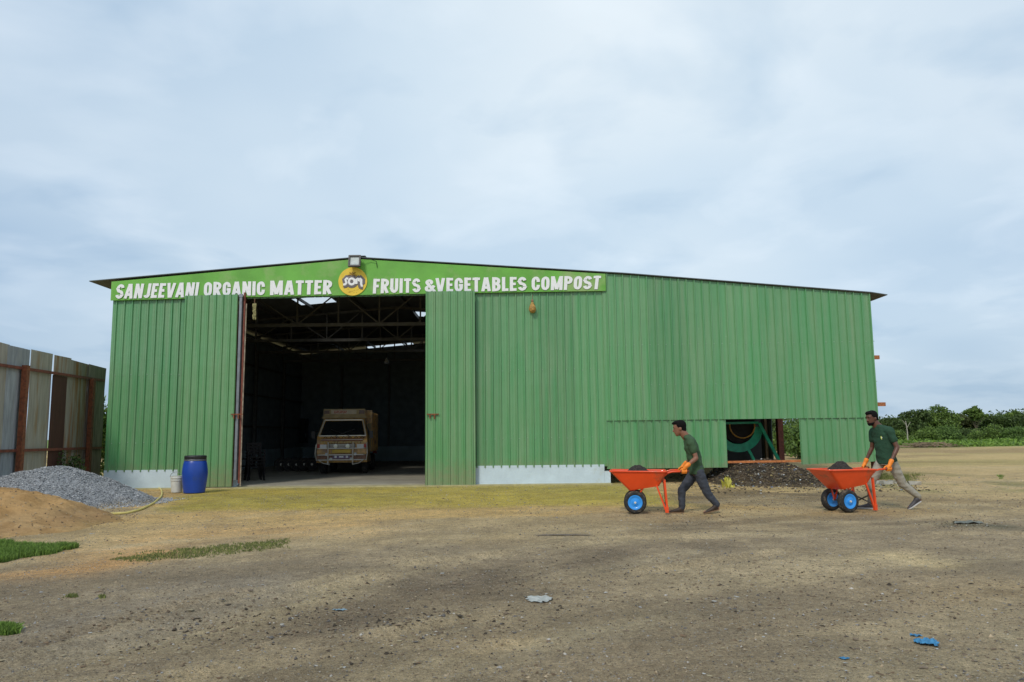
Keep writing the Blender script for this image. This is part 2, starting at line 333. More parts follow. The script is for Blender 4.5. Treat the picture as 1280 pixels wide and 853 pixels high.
def soil_col(x, y):
    c = lambda *a: np.array(lin(*a))
    n1 = fbm(x, y, 3.2, 5, 31); n2 = fbm(x, y, 1.1, 5, 41); n3 = fbm(x, y, 9, 4, 51)
    base = c(171, 149, 110)[None, None]+np.zeros(x.shape+(3,))
    def mixc(base, col, a): a = np.clip(a, 0, 1)[..., None]; return base*(1-a)+col*a
    wob = (n1-.5)*3.0
    # sandy strip in front of the shed, ochre to the left
    base = mixc(base, c(177, 148, 98), ss(10.5, 14, y+wob)*(1-ss(3, 9, x+wob)))
    # grey gravelly foreground
    base = mixc(base, c(137, 122, 99), (1-ss(8.8, 12.6, y+wob+ .22*(-x-3)*(x < -3)-.28*x*(x > 0)+ .0*n3))*ss(-8.2, -5.6, x-.45*(y-8)+wob*.5))
    base = mixc(base, c(150, 134, 106), .75*ss(.5, .62, n1)*(y < 16))
    base = mixc(base, c(120, 108, 90), .6*ss(.53, .66, n2)*(1-ss(9, 14, y+wob)))
    # darker band along the middle
    d = seg_d(x, y, G((330, 800), (470, 770), (600, 725), (760, 690), (900, 668)))
    base = mixc(base, c(96, 84, 69), .9*np.exp(-(d/1.0)**2)*ss(.35, .6, n2*.6+n1*.4))
    d = seg_d(x, y, G((700, 740), (900, 745), (1080, 720), (1260, 700)))
    base = mixc(base, c(118, 106, 86), .35*np.exp(-(d/1.6)**2)*ss(.4, .6, n1))
    # ground around the machine: dark organic litter
    for pts, wd, col, am in [
        (G((880, 655), (960, 650), (1080, 655)), 1.1, c(105, 92, 74), .7), (G((870, 622), (960, 618), (1040, 622)), 2.2, c(98, 84, 66), .85),
        (G((1190, 655), (1245, 659)), .35, c(82, 80, 62), .85), (G((1140, 630), (1260, 628)), .8, c(128, 110, 82), .5),
        (G((0, 718), (90, 715), (190, 694)), .45, c(178, 136, 86), .8), (G((120, 690), (250, 668), (420, 662)), .9, c(186, 146, 92), .5),
        (G((590, 810), (640, 796)), .16, c(186, 146, 84), .5), (G((1120, 695), (1160, 703)), .3, c(206, 184, 136), .8),
        (G((0, 838), (200, 800), (330, 770), (420, 735)), .35, c(166, 150, 118), .6), (G((180, 800), (440, 830), (680, 800), (830, 770)), .28, c(160, 146, 118), .5),
        (G((960, 722), (1060, 700), (1140, 690)), .3, c(168, 150, 118), .5), (G((700, 720), (860, 690)), .25, c(168, 154, 126), .4),
        (G((1150, 792), (1180, 806)), .22, c(100, 88, 70), .7), (G((150, 742), (250, 726), (330, 722)), .4, c(122, 112, 98), .7),
        (G((1100, 850), (1280, 800)), .5, c(166, 152, 122), .5), (G((1180, 745), (1280, 735)), .6, c(150, 130, 98), .6)]:
        d = seg_d(x, y, pts); base = mixc(base, col, am*np.exp(-(d/wd)**2)*ss(.25, .55, n2))
    # tyre track colour
    for pts, wd, dp in RUTS:
        d = seg_d(x, y, pts); base = mixc(base, c(164, 148, 118), .45*np.exp(-((d-wd*.4)/(wd*.6))**2)*ss(.4, .55, fbm(x, y, 1.7, 3, 37)))
    # yellow sand apron
    t = ss(14.5, 15.9, y+(n1-.5)*1.6+(n2-.5)*.8)*ss(-8.6, -7.6, x+(n1-.5)*1.4+ (y-19)*.35)*(1-ss(2.9, 4.0, x+(n1-.5)*1.6))*(1-ss(23, 24, y))
    base = mixc(base, c(160, 143, 62), t*(.8+.2*n2)); base = mixc(base, c(140, 130, 62), t*.4*ss(.5, .62, n1)); base = mixc(base, c(160, 148, 84), t*ss(20.4, 21.5, y+(n2-.5))*.7)
    # open field to the right and far
    fr = ss(20, 34, y+wob*1.5)
    base = mixc(base, c(164, 143, 98), fr*.85); base = mixc(base, c(132, 112, 78), fr*ss(.48, .58, fbm(x, y*2.6, 9, 6, 61))*.85); base = mixc(base, c(130, 126, 68), fr*ss(.56, .66, fbm(x, y*2.2, 7, 5, 71))*.35)
    base = mixc(base, c(92, 112, 52), ss(60, 66, y+wob)*ss(5, 12, x)); base = mixc(base, c(92, 112, 52), ss(90, 140, np.hypot(x, y)))
    gs = ss(17, 18.5, y)*(1-ss(24, 28, y))*ss(8.5, 9.5, x)*(1-ss(13, 15, x)); base = mixc(base, c(112, 112, 66), gs*ss(.42, .6, n2)*.7)
    # streaks dragged out along the direction the carts and trucks drive
    for ca, sa, sd_, lo_, hi_ in ((.80, .60, 201, -20, 3), (.96, .28, 221, -1, 40)):
        u_ = x*ca+y*sa; v_ = -x*sa+y*ca; wv = (fbm(x, y, 3, 2, sd_+5)-.5)*1.2; sn = fbm(u_*.16+5, v_+wv, .75, 5, sd_); sw = ss(lo_, lo_+4, x)*(1-ss(hi_-3, hi_+3, x))*(y < 30)
        base = mixc(base, c(170, 153, 122), ss(.52, .72, sn)*sw*.45*(1-t*.8)); base = mixc(base, c(118, 104, 83), (1-ss(.34, .47, sn))*sw*(.4 if sd_ < 210 else .1)*(1-ss(11, 15, y))); 
    e_ = seg_d(x, y, G((0, 818), (70, 800), (160, 778), (230, 758), (300, 742))); base = mixc(base, c(84, 74, 62), .8*np.exp(-(e_/.07)**2)*ss(.35, .55, n2)); base = mixc(base, c(138, 128, 114), .5*np.exp(-((e_-.35)/.3)**2))
    base = base*np.array([1.38, 1.34, 1.26])*(1+.16*(1-ss(9, 15, y)))[..., None]
    g1 = fbm(x, y, .45, 4, 101); g2 = fbm(x, y, 2.0, 5, 111)
    base = base*(1+(g1-.5)*.5*(y < 25))[..., None]*(1+(g2-.5)*.22)[..., None]
    return np.clip(base, 0, 1)
soil = soil_col(GX, GY)
ny, nx = GX.shape
V = np.column_stack([GX.ravel(), GY.ravel(), GZ.ravel()])
idx = np.arange(nx*ny).reshape(ny, nx)
Fq = np.column_stack([idx[:-1, :-1].ravel(), idx[:-1, 1:].ravel(), idx[1:, 1:].ravel(), idx[1:, :-1].ravel()])
SP = ((90, .80, (.46, .41, .33), .55), (55, .965, (.56, .52, .44), .6), (110, .86, (.075, .06, .04), .7), (45, .95, (.10, .08, .055), .6))
M_ground = attr_mat('dirt_ground', ((1.7, .15), (9, .22), (34, .30), (110, .42)), .95, 1.0, SP)
props(numesh('ground', V, Fq, M_ground, soil.reshape(-1, 3)), kind='structure')
# ------------------------------------------------------------------ common colours
GREEN = (.092, .300, .112)
YW = 22.0
def FP(px, py, dy=0.): return at(px, py, YW+dy)
XL = (FP(129.4, 589).x+FP(142, 379).x)/2; XR = (FP(1088, 368).x+FP(1099, 560).x)/2
YB = 42.0
def zline(pts):
    q = [(FP(a, b).x, FP(a, b).z) for a, b in pts]
    def f(x):
        if x <= q[0][0]: a, b = q[0], q[1]
        elif x >= q[-1][0]: a, b = q[-2], q[-1]
        else:
            for a, b in zip(q[:-1], q[1:]):
                if a[0] <= x <= b[0]: break
        return a[1]+(b[1]-a[1])*(x-a[0])/(b[0]-a[0])
    return f
ridge = FP(447, 323.6); RX, RZ = ridge.x, ridge.z
ztop = zline([(142, 351.8), (447, 323.6), (780, 343.5), (1089, 367.5)])
M_green = sheet_mat('green_sheet', GREEN, .3)
M_green2 = sheet_mat('green_sheet_lower', (.082, .29, .105), .7, rough=.34)
M_leaf = sheet_mat('door_sheet', (.112, .325, .118), .1, 2.5, rough=.34)
M_lime = mat('lime_paint', (.145, .41, .055), .5, amt=.14, scale=1.4, bump=.15, bscale=5, col2=(.27, .42, .14), thr=.58)
M_white = mat('white_paint', (.84, .84, .85), .5, amt=.04, scale=12)
M_plinth = mat('pale_blue_plaster', (.56, .66, .72), .85, amt=.07, scale=3, bump=.3, bscale=25, col2=(.48, .52, .47), thr=.68)
M_rust = mat('rusty_steel', (.22, .065, .025), .8, amt=.4, scale=14, bump=.3, bscale=60, col2=(.09, .04, .025), thr=.62)
M_rust2 = mat('red_oxide_steel', (.19, .05, .03), .7, amt=.3, scale=10, bump=.2)
M_steel = mat('dark_truss_steel', (.105, .10, .09), .6, metal=.3, amt=.25, scale=6)
M_galv = mat('galvanised_steel', (.24, .255, .28), .5, metal=.5, amt=.2, scale=5)
M_under = mat('roof_underside', (.10, .105, .11), .75, amt=.2, scale=3)
M_inwall = mat('inner_cladding', (.19, .23, .24), .75, amt=.2, scale=3)
M_dado = mat('blue_grey_dado', (.34, .43, .45), .85, amt=.12, scale=2)
M_slab = mat('concrete_floor', (.30, .275, .215), .85, amt=.14, scale=1.6, bump=.25, bscale=20, col2=(.22, .20, .16), thr=.58)
M_black = mat('black_plastic', (.012, .012, .013), .45, amt=.2)
M_rubber = mat('tyre_rubber', (.022, .021, .020), .85, amt=.35, scale=30, bump=.3, bscale=90, col2=(.13, .105, .075), thr=.58)
M_roof = mat('roof_sheet', (.10, .12, .12), .5, metal=.3, amt=.2, scale=2)
# ------------------------------------------------------------------ THE SHED
shed = root('storage_shed', (0, YW, 0), label='long green corrugated metal shed with a low gable roof and one tall open doorway', cat='shed')
def sheet(mb, x0, x1, zb, zt, y, pitch=.2325, phase=0., hgt=.040, face=-1, nz=10, dent=.0025, mi=0, screws=None):
    """ribbed trapezoidal sheet facing -Y"""
    xs = []; k = math.floor((x0-phase)/pitch)-1
    while True:
        b = phase+k*pitch
        for dx, h in ((-.034, 0), (-.018, 1), (.006, 1), (.022, 0), (.085, .0), (.092, .12), (.104, .12), (.111, 0), (.155, 0), (.162, .12), (.174, .12), (.181, 0)):
            xs.append((b+dx, h*hgt))
        k += 1
        if b > x1+pitch: break
    xs = sorted([q for q in xs if x0 < q[0] < x1]+[(x0, 0), (x1, 0)])
    vs = []
    for i in range(nz+1):
        t = i/nz
        for x, h in xs:
            z0, z1 = zb(x), zt(x); z = z0+(z1-z0)*t
            d = mn.noise(Vector((x*1.3, z*.9, y)))*dent*4
            vs.append((x, y+face*(h)+d, z))
    n = len(xs); fs = [(i*n+j, i*n+j+1, (i+1)*n+j+1, (i+1)*n+j) for i in range(nz) for j in range(n-1)]
    mb.add(vs, fs, mi)
    return mb
def ribs_at(x0, x1, phase, pitch=.2325):
    k = math.ceil((x0-phase)/pitch); r = []
    while phase+k*pitch < x1: r.append(phase+k*pitch); k += 1
    return r
C = lambda v: (lambda x: v)
xo0 = FP(298, 500).x; xo1 = FP(533, 500).x            # door opening
xs1 = FP(757.5, 500).x; xp1 = FP(908.5, 560).x; xp2 = FP(1000.5, 560).x
zhead = zline([(298, 374), (533, 369.5)])
zbl = zline([(131, 590.5), (222, 589)]); zbr = zline([(594, 584.8), (756, 583)])
zsm = zline([(757, 523.5), (1090, 519.5)]); zlo = zline([(757, 586.5), (909, 584.5), (1000, 581), (1094, 577)])
seam_dn = lambda x: zsm(x)-.06
g = MB(); sheet(g, XL, xo0, zbl, lambda x: ztop(x)-.01, YW, phase=.05)
sheet(g, xo0, xo1, zhead, lambda x: ztop(x)-.01, YW, phase=.05, nz=3)
wl = build('front_wall_panel', g, M_green, shed)
g = MB(); sheet(g, xo1, xs1, zbr, lambda x: ztop(x)-.01, YW, phase=.13); build('front_wall_panel', g, M_green, shed)
g = MB(); sheet(g, xs1, XR, seam_dn, lambda x: ztop(x)-.01, YW-.035, phase=.02); build('front_wall_panel', g, M_green, shed)
g = MB(); sheet(g, xs1-.02, xp1, zlo, zsm, YW-.003, phase=.11, nz=5); build('lower_wall_panel', g, M_green2, shed)
g = MB(); sheet(g, xp2, XR, zlo, zsm, YW-.003, phase=.11, nz=5); build('lower_wall_panel', g, M_green2, shed)
# screws: rows of pale heads
g = MB()
for row in (463, 548):
    zf = zline([(130, row+6), (1090, row-5)])
    for x in ribs_at(XL, xo0-1.6, .05)+ribs_at(xo1+1.6, xs1, .13):
        g.box((x+.045, YW-.006, zf(x)+random.uniform(-.02, .02)), (.022, .012, .022))
for x in ribs_at(xs1, XR, .02):
    for row in (430, 480): g.box((x+.045, YW-.041, zline([(757, row+2), (1090, row-3)])(x)), (.02, .012, .02))
so_ = build('screw_row', g, mat('screw_heads', (.30, .42, .30), .5)); so_.parent = shed; so_.location = (0, -YW, 0); so_['kind'] = 'stuff'
# plinths
def zpl(a, b): return FP(a, b).z
g = MB(); g.box(((XL+xo0)/2, YW+.10, (zbl(XL)+.05)/2-.03), (xo0-XL, .23, zbl(XL)+.05+.06)); build('plinth_wall', g, M_plinth, shed)
xpl = FP(763, 590).x; xst = FP(755.5, 590).x; zp1 = zbr(xst)
g = MB(); g.box(((xo1+xst)/2, YW+.10, (zp1+.05)/2-.02), (xst-xo1, .23, zp1+.05+.04)); 
g.box(((xpl+xst)/2+.0015, YW+.10, (FP(760, 589).z)/2-.02), (xpl-xst-.003, .23, FP(760, 589).z+.04)); build('plinth_wall', g, M_plinth, shed)
# rough threshold of lean concrete below plinth
g = MB(); g.box(((XL+xpl)/2, YW-.12, -.01), (xpl-XL, .5, .075)); g.v = [(v[0]+mn.noise(Vector(v)*3)*.03, v[1]+mn.noise(Vector((v[0], 2, v[2])))*.05, v[2]) for v in g.v]
build('threshold', g, mat('sandy_concrete', (.42, .37, .19), .95, amt=.2, scale=5, bump=.5, bscale=20), shed)
# floor slab
g = MB(); g.box(((XL+xpl)/2, (YW+YB)/2+.1, -.02), (xpl-XL-.1, YB-YW, .17)); build('floor_slab', g, M_slab, shed)
# side and back walls (cladding outside, steel inside)
xl = XL+.012; xr = XR-.012
def sidewall(x, y0, y1, zb, zt, face, mt=(M_green, M_inwall), name='side_wall_panel'):
    g = MB(); tmp = MB(); sheet(tmp, y0, y1, C(zb), C(zt), 0, phase=.05, nz=6)
    g.add([(x+face*(-v[1]), v[0], v[2]) for v in tmp.v], tmp.f, 0)
    g.box((x-face*.02, (y0+y1)/2, (zb+zt)/2), (.012, y1-y0, zt-zb), None, 1)
    return build(name, g, list(mt), shed)
sidewall(xl, YW+.02, YB, .4, ztop(XL)-.06, -1)
ysd = 31.0
sidewall(xr, ysd, YB, .1, ztop(XR)-.1, 1)
xpart = xpl-.1
g = MB(); g.box((xpart, (YW+YB)/2+.2, 2.9), (.03, YB-YW-.4, 5.75)); build('added_partition', g, M_inwall, shed)  # unseen partition, added to keep daylight from the right bay out of the hall
g = MB()
x0, x1 = XL, XR; g.add([(x0, YB, 0), (x1, YB, 0), (x1, YB, ztop(x1)-.08), (RX, YB, RZ-.08), (x0, YB, ztop(x0)-.08)], [(0, 1, 2, 3, 4)]); build('back_wall_panel', g, M_inwall, shed)
# dado inside
g = MB(); g.box((XL+.14, (YW+YB)/2+.2, .46), (.2, YB-YW-.5, .8)); build('dado_wall', g, M_dado, shed)
g = MB(); g.box(((XL+xpart)/2, YB-.13, .46), (xpart-XL-.5, .2, .8)); build('dado_wall', g, M_dado, shed)
# roof with skylights
OV = .62; YF = YW-.12; YR = YB+.3
xe0 = FP(114, 353.5).x; xe1 = FP(1107, 370.5).x
def roof_z(x):
    if x < RX: a = (xe0, FP(114, 353.5).z); b = (RX, RZ); return a[1]+(b[1]-a[1])*(x-a[0])/(b[0]-a[0])+.012
    return ztop(x)+.012 if x < XR else ztop(XR)+.012+(FP(1107, 370.5).z-ztop(XR))*(x-XR)/(xe1-XR)
def hit_roof(px, py):
    d = FW+RT*((px-640)/F)+UP*((426.5-py)/F)
    lo, hi = 5., 80.
    for _ in range(60):
        t = (lo+hi)/2; P = CAM+d*t
        if P.z > roof_z(P.x): hi = t
        else: lo = t
    return CAM+d*t
sk = []
for quad in ([(366, 373), (413, 372), (413, 380), (378, 383)], [(518, 389), (545, 391), (545, 398), (524, 396)], [(453, 435), (520, 428), (522, 431), (458, 437)]):
    P = [hit_roof(*q) for q in quad]
    sk.append((min(p.x for p in P), max(p.x for p in P), min(p.y for p in P), max(p.y for p in P)))
print('SKY', [[round(v, 2) for v in q] for q in sk])
SKY = []
for a, b, c_, d_ in sk:
    cx, cy = (a+b)/2, (c_+d_)/2; SKY.append((cx-min(b-a, 2.6)/2, cx+min(b-a, 2.6)/2, cy-min(max(d_-c_, .9), 1.4)/2, cy+min(max(d_-c_, .9), 1.4)/2))
M_sky = bpy.data.materials.new('skylight_sheet'); M_sky.use_nodes = True
_n = M_sky.node_tree.nodes; _l = M_sky.node_tree.links; _n.clear(); _o = _n.new('ShaderNodeOutputMaterial'); _a = _n.new('ShaderNodeBsdfTransparent'); _b = _n.new('ShaderNodeBsdfTranslucent'); _m = _n.new('ShaderNodeMixShader')
_a.inputs[0].default_value = (.75, .78, .8, 1); _b.inputs[0].default_value = (.8, .8, .8, 1); _m.inputs[0].default_value = .35; _l.new(_a.outputs[0], _m.inputs[1]); _l.new(_b.outputs[0], _m.inputs[2]); _l.new(_m.outputs[0], _o.inputs[0])
def roof(xa, xb):
    bx = sorted({xa, xb}|{v for s_ in SKY for v in s_[:2] if xa < v < xb}|{q for q in (XR, FP(780, 343).x) if xa < q < xb}); by = sorted({YF, YR}|{v for s_ in SKY for v in s_[2:]})
    g = MB(); th = .022
    for i in range(len(bx)-1):
        for j in range(len(by)-1):
            mxx, myy = (bx[i]+bx[i+1])/2, (by[j]+by[j+1])/2
            if any(s_[0] < mxx < s_[1] and s_[2] < myy < s_[3] for s_ in SKY): continue
            a, b, c_, d_ = bx[i], bx[i+1], by[j], by[j+1]; za_, zb_ = roof_z(a+1e-6), roof_z(b-1e-6)
            g.add([(a, c_, za_), (b, c_, zb_), (b, d_, zb_), (a, d_, za_)], [(0, 1, 2, 3)], 1)
            g.add([(a, c_, za_+th), (b, c_, zb_+th), (b, d_, zb_+th), (a, d_, za_+th)], [(0, 1, 2, 3)], 0)
            if c_ == YF: g.add([(a, c_, za_), (b, c_, zb_), (b, c_, zb_+th), (a, c_, za_+th)], [(0, 1, 2, 3)], 0)
            for q, zq, lim in ((a, za_, xe0), (b, zb_, xe1)):
                if abs(q-lim) < 1e-6: g.add([(q, c_, zq), (q, d_, zq), (q, d_, zq+th), (q, c_, zq+th)], [(0, 1, 2, 3)], 0)
    return build('roof_slope', g, [M_roof, M_under], shed)
r1 = roof(xe0, RX); r2 = roof(RX, xe1)
for a, b, c_, d_ in SKY:
    g = MB(); g.add([(a, c_, roof_z(a)+.018), (b, c_, roof_z(b)+.018), (b, d_, roof_z(b)+.018), (a, d_, roof_z(a)+.018)], [(0, 1, 2, 3)]); build('skylight', g, M_sky, shed)
g = MB(); g.box((RX, (YF+YR)/2, RZ+.055), (.5, YR-YF, .02)); build('ridge_cap', g, M_roof, shed)
# small debris on the roof edge
# trusses
zc = 5.18
for yT in (25.5, 29.6, 33.7, 37.8):
    g = MB(); a, b = XL+.25, xpart-.2
    zt_ = lambda x: roof_z(x)-.20
    g.bar((a, yT, zc), (b, yT, zc), .09, .11)
    g.bar((a, yT, zt_(a)), (RX, yT, zt_(RX)), .07, .08); g.bar((RX, yT, zt_(RX)), (b, yT, zt_(b)), .07, .08)
    nn = 10
    for i in range(nn+1):
        x = a+(b-a)*i/nn; g.bar((x, yT, zc), (x, yT, zt_(x)), .05)
        if i < nn:
            x2 = a+(b-a)*(i+1)/nn
            if i % 2: g.bar((x, yT, zc+.02), (x2, yT, zt_(x2)), .04)
            else: g.bar((x, yT, zt_(x)), (x2, yT, zc+.02), .04)
    build('roof_truss', g, M_steel, shed)
    g = MB(); g.box((XL+.32, yT, 2.65), (.12, .16, 5.1)); build('column', g, M_steel, shed)
    g = MB(); g.box((xpart-.12, yT, 2.65), (.12, .16, 5.1)); build('column', g, M_steel, shed)
for i in range(9):
    x = XL+.6+i*1.75
    g = MB(); g.bar((x, YW+.2, roof_z(x)-.08), (x, YB, roof_z(x)-.08), .05, .10); build('purlin', g, M_steel, shed)
for i in range(5):
    x = XL+2.3+i*2.6; g = MB(); g.box((x, YB-.1, 3.1), (.1, .12, 4.4)); build('column', g, M_steel, shed)
for z in (1.9, 3.3, 4.6):
    g = MB(); g.box((XL+.12, (YW+YB)/2, z), (.05, YB-YW-.4, .08)); build('girt', g, M_steel, shed)
# right bay columns and girts, brown posts seen through the gap
def sp_(px, py, X):
    d = FW+RT*((px-640)/F)+UP*((426.5-py)/F); return CAM+d*(X/d.x)
for px, wd, mt in ((974.5, .2, M_rust2),):
    p = sp_(px, 540, XR-.15); g = MB(); g.box((XR-.15, p.y, 2.6), (.2, .26, 5.3)); build('column', g, mt, shed)
p = sp_(957, 540, XR-.15); g = MB(); g.box((XR-.15, p.y, 2.6), (.1, .14, 5.3)); build('column', g, mat('tan_post', (.34, .24, .14), .8, amt=.3), shed)
g = MB(); g.box((XR-.12, YW+.16, 2.6), (.14, .14, 5.2)); build('column', g, M_rust2, shed)
zo = zline([(909, 578), (1000, 576.5)])
g = MB(); g.bar((xp1-.3, YW+.06, zo(xp1)), (xp2+.4, YW+.06, zo(xp2)), .05, .06); build('girt', g, mat('orange_girt', (.50, .17, .05), .75, amt=.3, scale=12), shed)
for py, w_ in ((446.5, .20), (505.5, .28)):
    q = FP(1096, py); g = MB(); g.box((XR+w_/2-.15, YW+.10, q.z), (w_+.3, .07, .11)); build('girt', g, mat('timber_end', (.36, .13, .05), .85, amt=.3, scale=20), shed)
# doors (two sliding leaves hung outside the wall)
def leaf(xa, xb, zb, ztl, ztr, y):
    dz = lambda x: ztl+(ztr-ztl)*(x-xa)/(xb-xa)
    g = MB(); sheet(g, xa, xb, C(zb), dz, y, pitch=.216, phase=xa+.05, nz=8, dent=.004)
    o = build('sliding_door', g, M_leaf, shed)
    f = MB()
    for x in (xa+.03, xb-.03): f.box((x, y+.045, (zb+dz(x))/2), (.05, .05, dz(x)-zb-.02))
    for t in (.02, .35, .65, .98): f.box(((xa+xb)/2, y+.046, zb+t*(min(ztl, ztr)-zb-.06)+.03), (xb-xa-.12, .04, .05))
    build('door_frame', f, M_rust2, o); return o
xa, xb = FP(230, 500).x, FP(297, 500).x
dl = leaf(xa, xb, FP(290, 608).z, FP(248, 371.5).z, FP(298, 370).z, YW-.22)
xa2, xb2 = FP(532, 500).x+.02, FP(594.5, 500).x
dr = leaf(xa2, xb2, FP(560, 607).z, FP(532, 366.5).z, FP(592, 365.5).z, YW-.22)
for (px, py, dd) in ((296, 518, dl), (541, 518, dr)):
    q = at(px, py, YW-.26); g = MB(); g.bar((q.x-.17, q.y, q.z), (q.x+.17, q.y, q.z), .03); g.bar((q.x+.05, q.y-.01, q.z), (q.x+.05, q.y-.01, q.z-.13), .035); g.bar((q.x-.08, q.y-.01, q.z), (q.x-.08, q.y-.01, q.z-.12), .03)
    build('latch', g, M_rust, dd)
# door return edge and jamb on the left
xj = FP(300, 500).x
g = MB(); g.box((xj-.0, YW-.13, 2.9), (.07, .16, 5.35)); g.box((xj+.005, YW-.215, 5.52), (.11, .02, .08), None, 0); build('door_jamb', g, M_galv, shed)
g = MB(); g.box((xj+.085, YW-.10, 2.88), (.05, .07, 5.5)); build('door_jamb', g, M_rust2, shed)
g = MB(); g.tube([(xj+.13, YW-.12, .05), (xj+.125, YW-.12, 2.0), (xj+.14, YW-.12, 5.3)], .018, 6); build('door_jamb', g, mat('weathered_pipe', (.34, .27, .20), .7, amt=.4, scale=9), shed)
g = MB(); g.box((xo1+.03, YW+.03, 2.85), (.08, .14, 5.3)); build('door_jamb', g, M_rust2, shed)
# ------------------------------------------------------------------ THE SIGN
sign = root('sign_band', (RX, YW-.1, 5.6), label='lime green sign band with white lettering and round yellow emblem under the roof', cat='sign')
g = MB(); ys = YW-.095
bot = zline([(141.5, 376.5), (298, 372.5), (533, 368), (755, 364.5)]); xsg0, xsg1 = XL-.03, FP(756.5, 350).x
N_ = 60; vs = []
for i in range(N_+1):
    x = xsg0+(xsg1-xsg0)*i/N_; rip = mn.noise(Vector((x*1.1, 0, 3)))*.012
    b_ = bot(x); t_ = ztop(x)-.03
    for y_, z_ in ((ys+rip, b_), (ys+rip+mn.noise(Vector((x, 5, 0)))*.01, (b_+t_)/2), (ys+rip, t_), (ys+.028, t_), (ys+.028, b_)): vs.append((x, y_, z_))
fs = [(i*5+k, i*5+(k+1) % 5, (i+1)*5+(k+1) % 5, (i+1)*5+k) for i in range(N_) for k in range(5)]+[(0, 1, 2, 3, 4), tuple(N_*5+k for k in range(5))]
g.add(vs, fs); build('sign_panel', g, M_lime, sign)
def arcp(cx, cy, rx, ry, a0, a1, n=10): return [(cx+rx*math.cos(math.radians(a0+(a1-a0)*i/n)), cy+ry*math.sin(math.radians(a0+(a1-a0)*i/n))) for i in range(n+1)]
TH = .205; h_ = TH/2
def glyph(c):
    w = {'I': .205, 'M': .74, 'W': .8, 'N': .56, 'A': .58, 'V': .58, 'J': .42, 'E': .42, 'F': .42, 'L': .40, '&': .60, 'T': .46}.get(c, .52)
    l, r, t, b, m = h_, w-h_, 1-h_, h_, .5; cx = w/2; rx = (r-l)/2; ry = .26
    oval = arcp(cx, t-ry, rx, ry, 0, 180)+arcp(cx, b+ry, rx, ry, 180, 360)
    P = {'I': [[(l, 0), (l, 1)]], 'L': [[(l, 0), (l, 1)], [(l, b), (w, b)]], 'F': [[(l, 0), (l, 1)], [(l, t), (w, t)], [(l, m), (w-.05, m)]],
         'E': [[(l, 0), (l, 1)], [(l, t), (w, t)], [(l, m), (w-.05, m)], [(l, b), (w, b)]], 'T': [[(0, t), (w, t)], [(cx, 0), (cx, 1)]],
         'A': [[(l*.9, 0), (cx-.03, 1)], [(w-l*.9, 0), (cx+.03, 1)], [(cx-.14, .27), (cx+.14, .27)]], 'V': [[(l*.9, 1), (cx-.03, 0)], [(w-l*.9, 1), (cx+.03, 0)]],
         'N': [[(l, 0), (l, 1)], [(r, 0), (r, 1)], [(l+.01, 1), (r-.01, 0)]], 'M': [[(l, 0), (l, 1)], [(r, 0), (r, 1)], [(l+.02, 1), (cx, .06)], [(r-.02, 1), (cx, .06)]],
         'O': [oval+[oval[0]]], 'C': [arcp(cx, t-ry, rx, ry, -8, 180)+arcp(cx, b+ry, rx, ry, 180, 368)],
         'G': [arcp(cx, t-ry, rx, ry, -4, 180)+arcp(cx, b+ry, rx, ry, 180, 360), [(r, b+ry-.02), (r, .50)], [(cx, .46), (w, .46)]],
         'U': [[(l, 1), (l, b+ry)]+arcp(cx, b+ry, rx, ry, 180, 360)+[(r, 1)]], 'J': [[(r, 1), (r, b+.16)]+arcp(cx, b+.16, rx, .16, 360, 200)],
         'P': [[(l, 0), (l, 1)], [(l, t)]+arcp(r-.17, t-.19, .17, .19, 90, -90)+[(l, t-.38)]],
         'R': [[(l, 0), (l, 1)], [(l, t)]+arcp(r-.17, t-.19, .17, .19, 90, -90)+[(l, t-.38)], [(cx-.02, .44), (r+.01, 0)]],
         'B': [[(l, 0), (l, 1)], [(l, t)]+arcp(r-.17, t-.18, .15, .18, 90, -90)+[(l, t-.36)], [(l, m+.02)]+arcp(r-.17, b+.205, .17, .205, 90, -90)+[(l, b)]],
         'S': [arcp(cx, t-.2, rx, .2, 10, 180, 8)+arcp(cx, t-.2, rx, .2, 180, 235, 3)+arcp(cx, b+.2, rx, .2, 55, 0, 3)+arcp(cx, b+.2, rx, .2, 0, -170, 8)],
         '&': [arcp(.27, .76, .13, .14, -60, 240, 12), [(.17, .66), (w, 0)], arcp(.25, .27, .15, .17, 110, 330, 10), [(.37, .20), (w-.04, .50)]]}[c]
    return w, P
